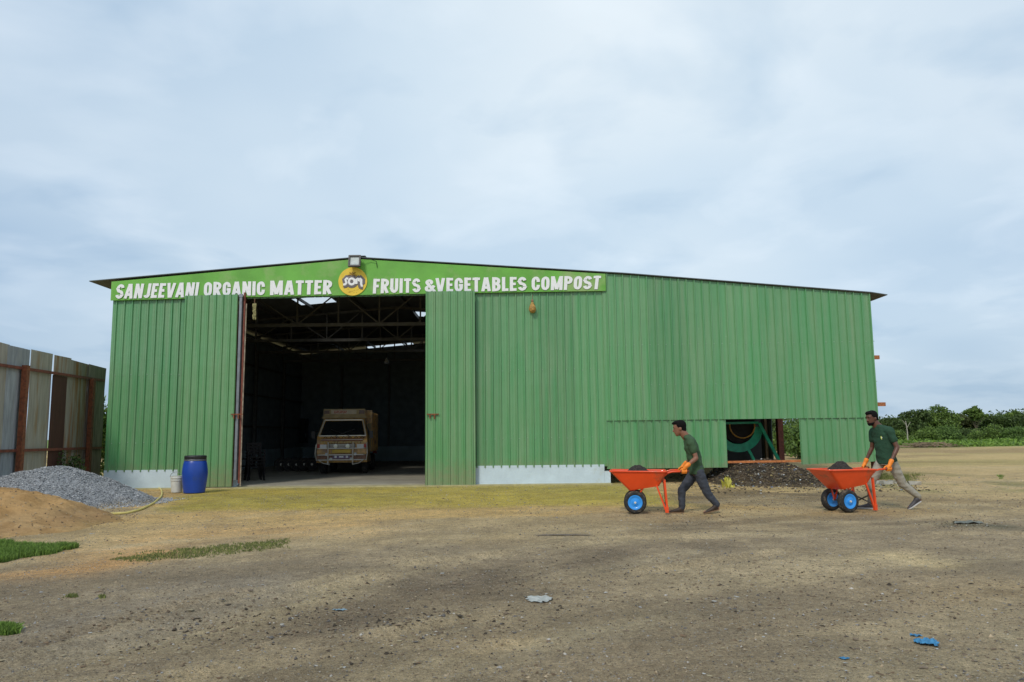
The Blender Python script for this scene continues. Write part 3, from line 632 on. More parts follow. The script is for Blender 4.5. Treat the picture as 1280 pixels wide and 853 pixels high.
def lettering(body, quad, y, depth, matl, parent, name='lettering', offset=0, shear=.0):
    tl, tr, br, bl = [at(a, b, y) for a, b in quad]; x = 0; strokes = []
    for c in body:
        w_, P = glyph(c)
        for i, st_ in enumerate(P): strokes.append(([(px+x+shear*py, py) for px, py in st_], i))
        x += w_+.085
    tot = x-.085+shear; g = MB()
    for pts, k in strokes:
        L_, R__ = [], []; n = len(pts)
        for i in range(n):
            a = Vector(pts[max(i-1, 0)]); b = Vector(pts[min(i+1, n-1)]); p = Vector(pts[i]); d1 = (p-a).normalized() if i else (b-p).normalized(); d2 = (b-p).normalized() if i < n-1 else d1
            if Vector(pts[0]) == Vector(pts[-1]) and i in (0, n-1): d1 = (Vector(pts[0])-Vector(pts[-2])).normalized(); d2 = (Vector(pts[1])-Vector(pts[0])).normalized()
            t_ = (d1+d2).normalized(); nn = Vector((-t_.y, t_.x)); s_ = min(1.5, 1/max(.4, nn.dot(Vector((-d1.y, d1.x)))))*h_*(.86 if abs(d1.x) > abs(d1.y) else 1)
            L_.append(p+nn*s_); R__.append(p-nn*s_)
        vs = []
        for q in L_+R__:
            u = q.x/tot; v = min(1, max(0, q.y)); p = (bl*(1-u)+br*u)*(1-v)+(tl*(1-u)+tr*u)*v; vs.append((p.x, y-depth-k*.0008, p.z))
        vs += [(v[0], y+.002, v[2]) for v in vs]; m_ = 2*n
        g.add(vs, [(i, i+1, n+i+1, n+i) for i in range(n-1)]+[(i, i+1, m_+i+1, m_+i) for i in range(n-1)]+[(n+i, n+i+1, m_+n+i+1, m_+n+i) for i in range(n-1)])
    return build(name, g, matl, parent)
yl = ys-.012
lettering('SANJEEVANI', [(145, 355.5), (249.5, 353), (249, 371.5), (143.5, 374)], yl, .008, M_white, sign, shear=.12)
lettering('ORGANIC', [(255.5, 352.8), (331.5, 351.8), (331, 369.3), (254.5, 370.8)], yl, .008, M_white, sign)
lettering('MATTER', [(338, 351.2), (415.5, 350.2), (414.5, 368), (337.5, 369.2)], yl, .008, M_white, sign)
lettering('FRUITS', [(467, 348.8), (525.5, 348), (525.5, 365.8), (466, 367.2)], yl, .008, M_white, sign)
lettering('&', [(531, 349.5), (543.5, 349.3), (543.5, 365.2), (531, 365.4)], yl, .008, M_white, sign)
lettering('VEGETABLES', [(544.5, 347.8), (658, 346.2), (658, 363.8), (544.5, 365.4)], yl, .008, M_white, sign)
lettering('COMPOST', [(664.5, 346), (751.5, 344.8), (749.5, 361.8), (664.5, 363.5)], yl, .008, M_white, sign)
# emblem
ec = at(441, 352, yl); er = 18.2/F*YW
g = MB(); g.lathe([(er, 0), (er, -.014)], (ec.x, yl+.004, ec.z), 40, 'y'); emb = build('emblem', g, mat('emblem_yellow', (.80, .56, .05), .5, amt=.12, scale=6), sign)
M_eg = mat('emblem_grey', (.16, .14, .15), .6, amt=.1); M_em = mat('emblem_dots', (.35, .22, .05), .6)
def EP(u, v, d): return (ec.x+u*er, yl-d, ec.z+v*er)
Sx = [(-.30, .17), (-.42, .20), (-.50, .12), (-.46, .0), (-.42, -.12), (-.50, -.22), (-.64, -.24)]
Ox = [(-.06+.2*math.cos(t), -.02+.21*math.sin(t)) for t in [i*math.pi/8 for i in range(17)]]
Mx = [(.26, -.20), (.27, .12), (.36, .18), (.43, .10), (.43, -.02), (.44, .12), (.53, .18), (.60, .10), (.60, -.2), (.64, -.34), (.72, -.34)]
g = MB(); 
for st in (Sx, Ox, Mx): g.tube([EP(u, v, .016) for u, v in st], .048*er/.42*1.0+.062, 8)
g.v = [(v[0], yl-.016+(v[1]-(yl-.016))*.12, v[2]) for v in g.v]; build('outline', g, M_eg, emb)
g = MB()
for st in (Sx, Ox, Mx): g.tube([EP(u, v, .028) for u, v in st], .034, 8)
g.v = [(v[0], yl-.028+(v[1]-(yl-.028))*.2, v[2]) for v in g.v]; build('monogram', g, M_white, emb)
for (a, b) in (((-.05, .45), (-.45, .40)), ((-.05, .45), (.30, .40)), ((-.03, .5), (-.28, .62)), ((-.03, .5), (.22, .62)), ((-.04, .3), (-.04, .72))):
    ax, ay = EP(*a, .018)[0], EP(*a, .018)[2]; bx, by = EP(*b, .018)[0], EP(*b, .018)[2]
    g = MB(); g.tube([(ax, yl-.018, ay), ((ax+bx)/2, yl-.018, (ay+by)/2+.012), (bx, yl-.018, by)], [.008, .022, .004], 6); build('leaf_mark', g, M_em, emb)
g = MB()
for i in range(26):
    a = random.uniform(math.pi*1.12, math.pi*1.88); r_ = random.uniform(.45, .85); q = EP(r_*math.cos(a), r_*math.sin(a), .016); g.box(q, (.014, .006, .014))
build('dots', g, M_em, emb)['kind'] = 'stuff'
# ------------------------------------------------------------------ flood light, hanging charms, lamp
q = at(443.5, 327, YW-.3); fl = root('flood_light', q, label='square floodlight with a black frame fixed at the shed ridge above the emblem', cat='floodlight')
Rf = Matrix.Rotation(math.radians(-12), 3, 'X')
hw = 7.6/F*YW
g = MB()
for dx, dz, w_, h_ in ((-hw+.02, 0, .045, 2*hw), (hw-.02, 0, .045, 2*hw), (0, hw-.02, 2*hw-.09, .045), (0, -hw+.02, 2*hw-.09, .045)): g.box(Vector(q)+Rf @ Vector((dx, -.03, dz)), (w_, .07, h_), Rf)
g.box(Vector(q)+Rf @ Vector((0, .03, 0)), (2*hw-.03, .05, 2*hw-.03), Rf); build('housing', g, M_black, fl)
g = MB(); g.box(Vector(q)+Rf @ Vector((0, -.012, 0)), (2*hw-.09, .03, 2*hw-.09), Rf); lens_ = build('lens', g, mat('lamp_glass', (.55, .60, .58), .12, amt=.15, scale=9, coat=.5), fl)
g = MB(); g.bar(Vector(q)+Vector((0, .04, -.05)), Vector(q)+Vector((0, .24, -.10)), .05); g.bar(Vector(q)+Vector((-.18, .02, 0)), Vector(q)+Vector((-.10, .2, -.1)), .02); g.bar(Vector(q)+Vector((.18, .02, 0)), Vector(q)+Vector((.10, .2, -.1)), .02); build('bracket', g, M_black, fl)
g = MB(); a = Vector(q); g.tube([a+Vector((.16, .05, .12)), a+Vector((.4, .13, .10)), a+Vector((.6, .15, .03)), a+Vector((.62, .18, -.15))], .009, 6); build('cable', g, M_black, fl)
q = at(665.5, 384, YW-.1); t = root('hanging_gourd', q, label='dried orange gourd charm hanging on a string below the white word on the lime band', cat='gourd')
g = MB(); g.lathe([(.01, .16), (.035, .13), (.05, .09), (.085, .03), (.105, -.05), (.10, -.11), (.06, -.165), (.015, -.18)], q, 16); build('fruit', g, mat('dried_gourd', (.42, .24, .06), .7, amt=.5, scale=18, bump=.3), t, smooth=True)
g = MB(); g.tube([q+Vector((0, 0, .15)), q+Vector((.01, 0, .36))], .006, 6); g.ball(q+Vector((.0, 0, .18)), (.035, .03, .05)); build('string', g, mat('jute_string', (.30, .16, .10), .9), t)
q = at(318, 388, YW-.05); t = root('leaf_charm', q, label='dry yellowish bunch hanging from the top left corner of the doorway', cat='charm')
g = MB()
for i in range(60):
    a = random.uniform(0, 6.28); z = random.uniform(-.24, .16); r_ = .06*random.random()*(1.2-abs(z+.05)*2); c_ = q+Vector((math.cos(a)*r_, math.sin(a)*r_*.6, z)); g.ball(c_, (.022, .022, .045+.02*random.random()), None, 8)
build('dried_fruit', g, mat('dried_bunch', (.30, .27, .12), .85, amt=.5, scale=20), t)
g = MB(); g.tube([q+Vector((0, 0, .1)), q+Vector((.0, 0, .36))], .008, 6); build('string', g, MATS['jute_string'], t)
q = at(483, 453, 37.7); t = root('hanging_lamp', q, label='small white lamp hanging from the rearmost roof truss inside the shed', cat='lamp')
g = MB(); g.lathe([(.03, .22), (.05, .16), (.13, .0), (.12, -.06), (.02, -.09)], q, 12); build('shade', g, M_white, t); g = MB(); g.tube([q+Vector((0, 0, .2)), q+Vector((0, 0, .45))], .015, 6); build('cord', g, M_black, t)
# ------------------------------------------------------------------ THE TRUCK
tq = gr(427, 593, .065); TR = root('small_truck', (tq.x, tq.y, .065), math.radians(5), label='small yellow and tan cargo truck parked facing out inside the dark shed', cat='truck')
M_ty = mat('truck_yellow', (.62, .34, .07), .4, amt=.35, scale=7, coat=.3, col2=(.30, .15, .06), thr=.55)
M_tt = mat('truck_tan', (.36, .27, .13), .6, amt=.25, scale=4)
M_red = mat('truck_red', (.45, .03, .02), .35, amt=.1); M_chrome = mat('pale_bar', (.75, .70, .60), .3, metal=.2, amt=.1)
M_glass = mat('dark_glass', (.012, .015, .017), .06, amt=.05, spec=.8)
def tb(name, g, mt, par=TR, **k): return build(name, g, mt, par, local=True, **k)
pts = [(0, .42), (-.02, .75), (.0, 1.22), (.05, 1.34), (.42, 1.96), (.55, 2.02), (1.5, 2.02), (1.5, .42)]
g = MB(); n_ = len(pts); sc = lambda z: .90 if z < 1.35 else .90-(z-1.35)*.26
vs = [(-sc(z), y, z) for y, z in pts]+[(sc(z), y, z) for y, z in pts]
g.add(vs, [(i, (i+1) % n_, n_+(i+1) % n_, n_+i) for i in range(n_)]+[tuple(range(n_)), tuple(range(n_, 2*n_))]); cab = tb('cab', g, M_ty)
def slope(z): return .05+(z-1.34)*(.37/.62)
g = MB(); n0 = Vector((0, -.859, .51))*.012
g.add([Vector((x, slope(z), z))+n0 for x, z in ((-.80, 1.40), (.80, 1.40), (.66, 1.92), (-.66, 1.92))]+[Vector((x, slope(z), z)) for x, z in ((-.80, 1.40), (.80, 1.40), (.66, 1.92), (-.66, 1.92))], [(0, 1, 2, 3), (0, 1, 5, 4), (1, 2, 6, 5), (2, 3, 7, 6), (3, 0, 4, 7)]); ws = tb('windshield', g, M_glass, cab)
g = MB(); e = [Vector((x, slope(z)-.02, z+.012)) for x, z in ((-.84, 1.37), (.84, 1.37), (.69, 1.95), (-.69, 1.95))]
for i in range(4): g.bar(e[i], e[(i+1) % 4], .035)
tb('windshield_frame', g, M_chrome, cab)
for s_ in (-1, 1):
    g = MB(); g.tube([(s_*.1-.35*s_, .03, 1.37), (s_*.42, .12, 1.62)], .012, 6); tb('wiper', g, M_black, cab)
    g = MB(); g.add([(s_*.906, .35, 1.40), (s_*.906, 1.25, 1.40), (s_*.80, 1.2, 1.88), (s_*.80, .6, 1.88)], [(0, 1, 2, 3)]); tb('side_window', g, M_glass, cab)
    g = MB(); g.box((s_*.66, -.04, 1.0), (.24, .05, .14)); g.box((s_*.66, -.067, 1.0), (.012, .008, .13)); hl = tb('headlight', g, mat('headlamp', (.65, .68, .70), .08, amt=.1, coat=1))
    g = MB(); g.box((s_*.835, -.035, 1.0), (.08, .05, .17)); tb('indicator', g, M_red, hl)
    g = MB(); g.lathe([(.0, -.05), (.075, -.045), (.085, 0), (.07, .05)], (s_*.215, -.10, 1.01), 16, 'y'); tb('spot_lamp', g, mat('spot_glass', (.85, .85, .7), .15, amt=.05, coat=1))
    g = MB(); g.tube([(s_*.92, .2, 1.55), (s_*1.02, .05, 1.5)], .014, 6); g.box((s_*1.04, .03, 1.42), (.13, .05, .26)); tb('mirror', g, M_black)
    for y_ in (.75, 3.3):
        g = MB(); g.lathe([(.15, -.10), (.29, -.11), (.33, -.08), (.335, 0), (.33, .08), (.29, .11), (.15, .10)], (s_*.76, y_, .335), 24, 'x'); wh = tb('wheel', g, M_rubber, smooth=False)
        g = MB(); g.lathe([(.16, -.06), (.17, .0), (.16, .105), (.05, .07)], (s_*.76, y_, .335), 16, 'x'); tb('rim', g, M_steel, wh)
g = MB(); g.box((0, -.03, 1.0), (.95, .03, .2)); 
for i in range(4): g.box((0, -.05, .93+i*.045), (.92, .015, .018), None, 1)
tb('grille', g, [M_black, M_chrome])
g = MB(); g.box((0, -.03, 1.24), (1.5, .03, .10), None, 0); g.box((-.0, -.046, 1.24), (1.5, .01, .012), None, 1); tb('nose_stripe', g, [mat('stripe_brown', (.22, .08, .02), .5), M_chrome])
g = MB(); g.box((0, -.09, .62), (1.74, .14, .18)); tb('bumper', g, [mat('bumper_brown', (.22, .10, .05), .5, amt=.4, scale=14)])
g = MB(); g.box((0, -.15, .83), (.66, .02, .12)); tb('number_plate', g, mat('plate_yellow', (.65, .42, .03), .4, amt=.1))
g = MB(); g.box((0, -.17, .63), (.6, .02, .13)); g.box((-.2, -.182, .63), (.08, .004, .08), None, 1); g.box((.2, -.182, .63), (.08, .004, .08), None, 1); g.box((0, -.182, .63), (.16, .004, .06), None, 1); tb('bumper_board', g, [mat('board_violet', (.20, .15, .25), .5), M_white])
for x_, z_ in ((-.52, .72), (.50, .72), (-.36, .55), (.36, .55)):
    g = MB(); g.lathe([(.0, -.03), (.055, -.03), (.06, 0), (.05, .03)], (x_, -.20, z_), 14, 'y'); tb('fog_lamp', g, mat('fog_glass', (.45, .50, .52), .15, coat=1))
g = MB()
for i in range(15): x_ = -.72+i*.103; g.ball((x_, -.06, 1.16-.03*abs(math.sin(i*1.3))), (.03, .02, .035), None, 8)
tb('garland', g, mat('garland_gold', (.60, .45, .14), .5, amt=.4, scale=40)); bpy.data.objects['garland']['kind'] = 'stuff'
g = MB()
for i in range(7): x_ = -.66+i*.22; g.tube([(x_, .0, 1.30), (x_+.06, -.03, 1.36), (x_+.12, .0, 1.30)], .012, 5)
tb('windshield_trim', g, M_black)['kind'] = 'stuff'
g = MB()
for z_ in (.93, .70, .52): g.tube([(-.88, -.1, z_), (-.8, -.24, z_), (.8, -.24, z_), (.88, -.1, z_)], .017, 8)
for x_ in (-.46, .42): g.tube([(x_, -.25, .36), (x_, -.27, .9), (x_, -.25, 1.15)], .024, 8)
for s_ in (-1, 1): g.tube([(s_*.88, -.12, .5), (s_*.93, -.2, .75), (s_*.90, -.14, 1.08), (s_*.9, -.02, 1.12)], .018, 8); g.tube([(s_*.80, -.24, .52), (s_*.62, -.22, .4), (s_*.4, -.24, .36)], .015, 6)
tb('bull_bar', g, M_chrome)
g = MB(); g.prism([(-.76, 2.14), (.76, 2.14), (.76, 2.37), (-.76, 2.37)], .50, .56); g.prism([(-.85, 2.03), (.85, 2.03), (.76, 2.14), (-.76, 2.14)], .52, .60); hb = tb('roof_board', g, M_tt)
g = MB(); g.box((-.02, .493, 2.26), (.92, .012, .16)); tb('board_panel', g, mat('board_cream', (.50, .42, .30), .5, amt=.1), hb)
g = MB()      # painted strokes, not legible in the photograph
for i in range(9): x_ = -.36+i*.052; g.box((x_, .484, 2.262), (.020, .004, .105)); g.box((x_+.022, .484, 2.22+.03*(i % 3)), (.028, .004, .02))
tb('painted_strokes', g, mat('stroke_red', (.42, .04, .04), .5), hb)
for x_ in (-.64, .64): g = MB(); g.box((x_, .494, 2.255), (.2, .012, .13), None, 0); tb('marker_lamp', g, mat('marker_brown', (.10, .035, .01), .3), hb)
g = MB(); g.box((0, 2.95, 1.52), (1.78, 2.7, 1.5)); 
for i in range(9): g.box((.905, 1.7+i*.31, 1.52), (.03, .05, 1.5), None, 1); g.box((-.905, 1.7+i*.31, 1.52), (.03, .05, 1.5), None, 1)
g.box((0, 1.585, 2.1), (1.84, .05, .5), None, 1); tb('cargo_body', g, [M_tt, M_ty])
g = MB(); g.box((0, 2.2, .58), (.8, 3.9, .2)); tb('chassis', g, M_black)
for s_ in (-1, 1): g = MB(); g.box((s_*.78, 4.32, .7), (.16, .04, .12)); tb('tail_lamp', g, M_red)
# ------------------------------------------------------------------ plastic chairs inside, left of the doorway
M_chair = mat('dark_chair_plastic', (.009, .007, .007), .85, amt=.2)
def chair_mesh():
    P = {}
    g = MB(); g.box((0, 0, .43), (.46, .44, .03)); P['seat'] = g
    g = MB()
    for x_ in (-.19, 0, .19): g.box((x_, .22+.0, .64), (.07, .025, .40), Matrix.Rotation(-.15, 3, 'X'))
    g.box((0, .255, .85), (.46, .03, .08)); P['backrest'] = g
    for s_ in (-1, 1):
        g = MB(); g.tube([(s_*.25, .2, .66), (s_*.27, -.1, .65), (s_*.26, -.2, .6), (s_*.24, -.2, .43)], .018, 6); P['arm%d' % s_] = g
        for t_ in (-1, 1): g = MB(); g.bar((s_*.19, t_*.18, .43), (s_*.25, t_*.25, 0), .045); P['leg%d%d' % (s_, t_)] = g
    return P
def make_chair(loc, rz, label, src=None):
    o = root('plastic_chair', loc, rz, label, 'chair', 'dark plastic chairs inside the doorway')
    if src is None:
        for k, gg in chair_mesh().items(): build(''.join(c for c in k if c.isalpha()), gg, M_chair, o, local=True)
    else:
        for ch in src.children: c_ = ch.copy(); COL.objects.link(c_); c_.parent = o
    return o
cq = gr(318, 601, .065)
ch0 = make_chair((cq.x, cq.y, .065), .5, 'dark plastic chair at the bottom of the stack by the left door jamb')
for k, nm in enumerate(('second lowest', 'third lowest', 'topmost')): make_chair((cq.x, cq.y, .065+.10*(k+1)), .5, 'dark plastic chair, %s in the stack by the left door jamb' % nm, ch0)
cq = gr(307, 600, .065); make_chair((cq.x, cq.y+.3, .065), -.4, 'single dark plastic chair squeezed between the stack and the left door jamb', ch0)
# wheels in a row along the left
wq0 = gr(350, 591, .065); names = ['nearest the chairs', 'second from the chairs', 'in the middle of the row', 'second from the truck', 'nearest the truck']
w0 = None
for k in range(5):
    p = at(351+k*9.6, 585, wq0.y+1); loc = (p.x, p.y, .065+.27)
    o = root('spare_wheel', loc, .5, 'dark wheel with pale hub in the indoor row, '+names[k], 'wheel', 'wheels standing in a row inside the shed')
    if w0 is None:
        g = MB(); g.lathe([(.17, -.04), (.25, -.05), (.27, -.03), (.27, .03), (.25, .05), (.17, .04)], (0, 0, 0), 20, 'y'); build('tyre', g, M_rubber, o, True)
        g = MB(); g.lathe([(.03, -.05), (.05, -.04), (.05, .04), (.03, .05)], (0, 0, 0), 10, 'y')
        for i in range(6): a = i*math.pi/3; g.bar((.04*math.cos(a), 0, .04*math.sin(a)), (.175*math.cos(a), 0, .175*math.sin(a)), .016)
        build('hub', g, M_chrome, o, True); w0 = o
    else:
        for ch in w0.children: c_ = ch.copy(); COL.objects.link(c_); c_.parent = o
cb = sp_(377, 540, XL+.3); t = root('wall_cabinet', (XL+.35, cb.y, 1.2), label='dark narrow cabinet fixed high on the inner left wall left of the truck', cat='cabinet')
g = MB(); g.box((XL+.42, cb.y, 1.75), (.3, .6, 1.3)); build('box', g, M_black, t); g = MB(); g.box((XL+.58, cb.y-.2, 1.5), (.02, .04, .2)); build('handle', g, M_galv, t)
# ------------------------------------------------------------------ BARREL, BUCKET, HOSE
bq = gr(236.5, 617.5); br_ = .305
t = root('plastic_barrel', (bq.x, bq.y+br_, 0), label='blue plastic barrel with a black lid beside the white bucket', cat='barrel')
M_blue = mat('blue_plastic', (.012, .06, .36), .35, amt=.12, scale=3, bump=.1, bscale=6, col2=(.03, .07, .24), thr=.66)
g = MB(); bc = (bq.x, bq.y+br_, 0); g.lathe([(.24, .0), (.262, .015), (.268, .05), (.29, .2), (.312, .40), (.318, .52), (.312, .62), (.29, .76), (.272, .83), (.25, .86)], bc, 36); build('body', g, M_blue, t, smooth=True, auto=40)
g = MB(); g.lathe([(.262, .825), (.275, .83), (.278, .86), (.27, .875), (.274, .89), (.276, .945), (.262, .965), (.24, .968), (.23, .955), (0.01, .955)], bc, 36); build('lid', g, mat('lid_black', (.018, .018, .020), .5, amt=.3, scale=20), t, smooth=True, auto=30)
g = MB(); g.lathe([(.279, .84), (.283, .845), (.283, .855), (.279, .86)], bc, 36); build('clamp_ring', g, M_galv, t)
b2 = gr(217, 616.5); t = root('plastic_bucket', (b2.x, b2.y+.18, 0), label='white plastic bucket half hidden behind the blue barrel', cat='bucket')
M_bk = mat('bucket_white', (.62, .62, .57), .45, amt=.12, scale=8, col2=(.42, .40, .30), thr=.64)
g = MB(); bc = (b2.x, b2.y+.18, 0); g.lathe([(.125, 0), (.135, .01), (.155, .30), (.168, .31), (.168, .325), (.157, .33), (.160, .37), (.172, .375), (.172, .39), (.16, .395), (.162, .43), (.15, .43), (.14, .32), (.12, .02)], bc, 28); build('body', g, M_bk, t, smooth=True, auto=35)
g = MB(); g.tube([(bc[0]+.165*math.cos(a), bc[1]-.05-.12*math.sin(a)*.3, .40+.14*math.sin(a)) for a in [i*math.pi/12 for i in range(13)]], .006, 6); build('handle', g, M_galv, t)
hp = [(222, 612), (203, 609.5), (183, 608.5), (190, 608), (197, 610), (202, 615), (201, 622), (193, 630), (180, 637), (165, 641.5), (145, 643.5), (118, 645)][2:]
P = [gr(a, b) for a, b in hp]; pp = []
for i in range(len(P)-1):
    for k in range(5):
        t_ = k/5; p0, p1, p2, p3 = P[max(i-1, 0)], P[i], P[i+1], P[min(i+2, len(P)-1)]
        pp.append(.5*((2*p1)+(p2-p0)*t_+(2*p0-5*p1+4*p2-p3)*t_*t_+(3*p1-p0-3*p2+p3)*t_**3))
pp.append(P[-1]); pp = [Vector((p.x, p.y, gz(p.x, p.y)+.022)) for p in pp]
g = MB(); g.tube(pp, .022, 8); h_ = build('garden_hose', g, mat('hose_cream', (.68, .56, .18), .5, amt=.1)); props(h_, 'cream coloured hose curving over the ground in front of the gravel heap', 'hose')
# ------------------------------------------------------------------ HEAPS
def heap(name, cx, cy, rx, ry, h, fn, st, matl, colf, power=1.0, seed=0, lump=.05, up=.0):
    xs = np.arange(cx-rx*1.25, cx+rx*1.25, st); ysr = np.arange(cy-ry*1.25, cy+ry*1.25, st); X, Y = np.meshgrid(xs, ysr)
    wx = X+(fbm(X, Y, 1.3, 3, seed)-.5)*.9; wy = Y+(fbm(X, Y, 1.3, 3, seed+5)-.5)*.9
    r = np.hypot((wx-cx)/rx, (wy-cy)/ry)
    z = h*fn(r)+(fbm(X, Y, .6, 4, seed+9)-.5)*lump*2*ss(1.1, .6, r)+(fbm(X, Y, st*3, 2, seed+13)-.5)*st*.8
    z = np.where(r > 1.12, -.15, z-.02); z = z+gheight(X, Y)*ss(.4, 1.0, r)
    soilc = colf(X, Y, z, r)
    ny_, nx_ = X.shape; id_ = np.arange(nx_*ny_).reshape(ny_, nx_)
    Fh = np.column_stack([id_[:-1, :-1].ravel(), id_[:-1, 1:].ravel(), id_[1:, 1:].ravel(), id_[1:, :-1].ravel()])
    keep = (r.ravel()[Fh] < 1.25).any(axis=1); Fh = Fh[keep]
    base = Vector((cx, cy, 0))
    V_ = np.column_stack([X.ravel()-cx, Y.ravel()-cy, z.ravel()])
    o = numesh(name, V_, Fh, matl, soilc.reshape(-1, 3)); o.location = base
    def hz_(x, y):
        i = int(round((x-xs[0])/st)); j = int(round((y-ysr[0])/st))
        return z[min(max(j, 0), ny_-1), min(max(i, 0), nx_-1)], r[min(max(j, 0), ny_-1), min(max(i, 0), nx_-1)]
    return o, hz_
cone = lambda p=1.15: (lambda r: np.clip(1-r**p, 0, 1)*.9+.1*np.exp(-(r/.35)**2)-.0)
def grey(X, Y, z, r):
    n = fbm(X, Y, .5, 4, 77); c = np.array(lin(150, 151, 153))[None, None]*(.80+.4*n)[..., None]; a = ss(.86, 1.05, r+(n-.5)*.3)[..., None]; return c*(1-a)+np.array(lin(150, 130, 92))*a
M_gravel = attr_mat('grey_gravel', ((6, .12), (45, .35), (110, .35)), .9, 1.0, ((42, .62, (.55, .56, .58), .75), (38, .72, (.08, .085, .095), .7)), .3)
M_sand = attr_mat('orange_sand', ((3, .12), (14, .16), (90, .14)), .97, .7, None, .15)
gp, ghz = heap('gravel_heap', -10.5, 17.2, 2.35, 2.3, .88, cone(1.25), .05, M_gravel, grey, seed=4, lump=.045)
gtop = root('tmp', (0, 0, 0)); bpy.data.objects.remove(gtop)
props(gp, 'grey heap of crushed stone in front of the corrugated fence', 'gravel heap')
def rocks(name, P, sizes, mats, mi, flat=.7, parent=None):
    """little irregular stones as one mesh (octahedra with jitter)"""
    n = len(P); base = np.array([(1, 0, 0), (-1, 0, 0), (0, 1, 0), (0, -1, 0), (0, 0, 1), (0, 0, -1)], float)
    Vv = base[None]+rng.uniform(-.35, .35, (n, 6, 3)); s_ = np.asarray(sizes)[:, None]*rng.uniform(.6, 1.3, (n, 3)); Vv = Vv*s_[:, None, :]
    a = rng.uniform(0, 6.28, n); ca, sa = np.cos(a), np.sin(a); x = Vv[..., 0]*ca[:, None]-Vv[..., 1]*sa[:, None]; y = Vv[..., 0]*sa[:, None]+Vv[..., 1]*ca[:, None]
    Vv = np.stack([x, y, Vv[..., 2]*flat], -1)+np.asarray(P)[:, None, :]
    f = np.array([(0, 2, 4), (2, 1, 4), (1, 3, 4), (3, 0, 4), (2, 0, 5), (1, 2, 5), (3, 1, 5), (0, 3, 5)])
    Fr = (f[None]+np.arange(n)[:, None, None]*6).reshape(-1, 3)
    return numesh(name, Vv.reshape(-1, 3), Fr, mats, None, False, parent, np.repeat(mi, 8))
M_st = [mat('stone_grey', (.26, .25, .235), .9, amt=.3, scale=30), mat('stone_pale', (.42, .39, .34), .9, amt=.2, scale=30), mat('stone_dark', (.11, .10, .09), .9, amt=.3, scale=30), mat('clod_brown', (.17, .125, .08), .95, amt=.3, scale=30), mat('stone_tan', (.36, .28, .18), .95, amt=.3, scale=30)]
M_gr = [mat('crushed_grey', (.29, .295, .30), .9, amt=.25, scale=30), mat('crushed_pale', (.47, .47, .47), .9, amt=.2, scale=30), mat('crushed_dark', (.13, .133, .14), .9, amt=.3, scale=30)]
P = []
while len(P) < 24000:
    x, y = random.uniform(-13.2, -7.6), random.uniform(14, 18.8); z, r = ghz(x, y)
    if r < 1.0 or (r < 1.14 and random.random() < .5) or (r < 1.24 and random.random() < .06): P.append((x+10.5, y-17.2, max(z, gz(x, y) if r > 1 else z)+.004))
o = rocks('loose_stone', P, rng.uniform(.008, .022, len(P)), M_gr, rng.choice([0, 1, 2], len(P), p=[.6, .15, .25]), .8, gp); o['kind'] = 'stuff'
def sandc(X, Y, z, r):
    n = fbm(X, Y, .9, 5, 87); n2 = fbm(X, Y, .35, 3, 91); c1 = np.array(lin(176, 143, 100)); c2 = np.array(lin(154, 122, 84)); a = ss(.4, .6, n)[..., None]; c = c1*(1-a)+c2*a
    b = (ss(.55, .7, n2)*.5)[..., None]; c = c*(1-b)+np.array(lin(136, 104, 64))*b; e = ss(.35, .6, z/.6)[..., None]*.35; c = c*(1-e)+np.array(lin(192, 146, 88))*e
    a = ss(.85, 1.08, r+(n-.5)*.3)[..., None]; return c*(1-a)+np.array(lin(172, 142, 94))*a
sp2, shz = heap('sand_heap', -9.3, 13.2, 2.55, 2.3, .66, lambda r: np.clip(1-r**1.4, 0, 1), .045, M_sand, sandc, seed=21, lump=.11); props(sp2, 'orange brown heap of sand at the left edge in front of the gravel', 'sand heap')
P = []
for _ in range(1400):
    a, r_ = random.uniform(0, 6.28), random.random()**.5*1.1; x, y = -9.3+2.55*r_*math.cos(a), 13.2+2.3*r_*math.sin(a); z, r = shz(x, y); P.append((x+9.3, y-13.2, max(z, gz(x, y))+.004))
o = rocks('sand_clod', P, rng.uniform(.006, .018, len(P)), [M_st[4], M_st[3]], rng.choice([0, 1], len(P)), .8, sp2); o['kind'] = 'stuff'
# ------------------------------------------------------------------ CORRUGATED FENCE
fa = at(-40, 500, 17.2); 
def FZ(px, py, Y): return at(px, py, Y)
fl0 = at(5, 430, 18.05); fr0 = at(128, 460, 24.4)
fence = root('sheet_fence', ((fl0.x+fr0.x)/2, (fl0.y+fr0.y)/2, 0), label='rusty weathered corrugated sheet fence on brown posts left of the shed', cat='fence')
d_ = Vector((fr0.x-fl0.x, fr0.y-fl0.y, 0)); fd = d_.normalized(); fn = Vector((fd.y, -fd.x, 0)); 
if fn.dot(Vector((0, 0, 0))-fl0) < 0: fn = -fn
def f_par(px, py=520):     # where the line of sight meets the fence plane
    d = FW+RT*((px-640)/F)+UP*((426.5-py)/F); p0 = Vector((fl0.x, fl0.y, 0)); t_ = (p0-CAM).dot(fn)/d.dot(fn); q = CAM+d*t_; return (q-p0).dot(fd), q.z
def fsheet(pa, pb, za_, zb2, matl, off=0., lean=0.):
    ua, ub = f_par(pa)[0], f_par(pb)[0]; n = max(8, int((ub-ua)/.019)); vs = []; nzz = 5
    for j in range(nzz+1):
        t_ = j/nzz
        for i in range(n+1):
            u = ua+(ub-ua)*i/n; zt_ = za_+(zb2-za_)*i/n; z = zt_*t_
            o_ = .013*math.sin(u/.076*2*math.pi)+off+mn.noise(Vector((u, z, off*20)))*.02
            q = Vector((fl0.x, fl0.y, 0))+fd*(u+lean*(t_-.5))+fn*o_; vs.append((q.x, q.y, z))
    g = MB(); m_ = n+1; g.add(vs, [(j*m_+i, j*m_+i+1, (j+1)*m_+i+1, (j+1)*m_+i) for j in range(nzz) for i in range(n)])
    return build('sheet_panel', g, matl, fence, smooth=True)
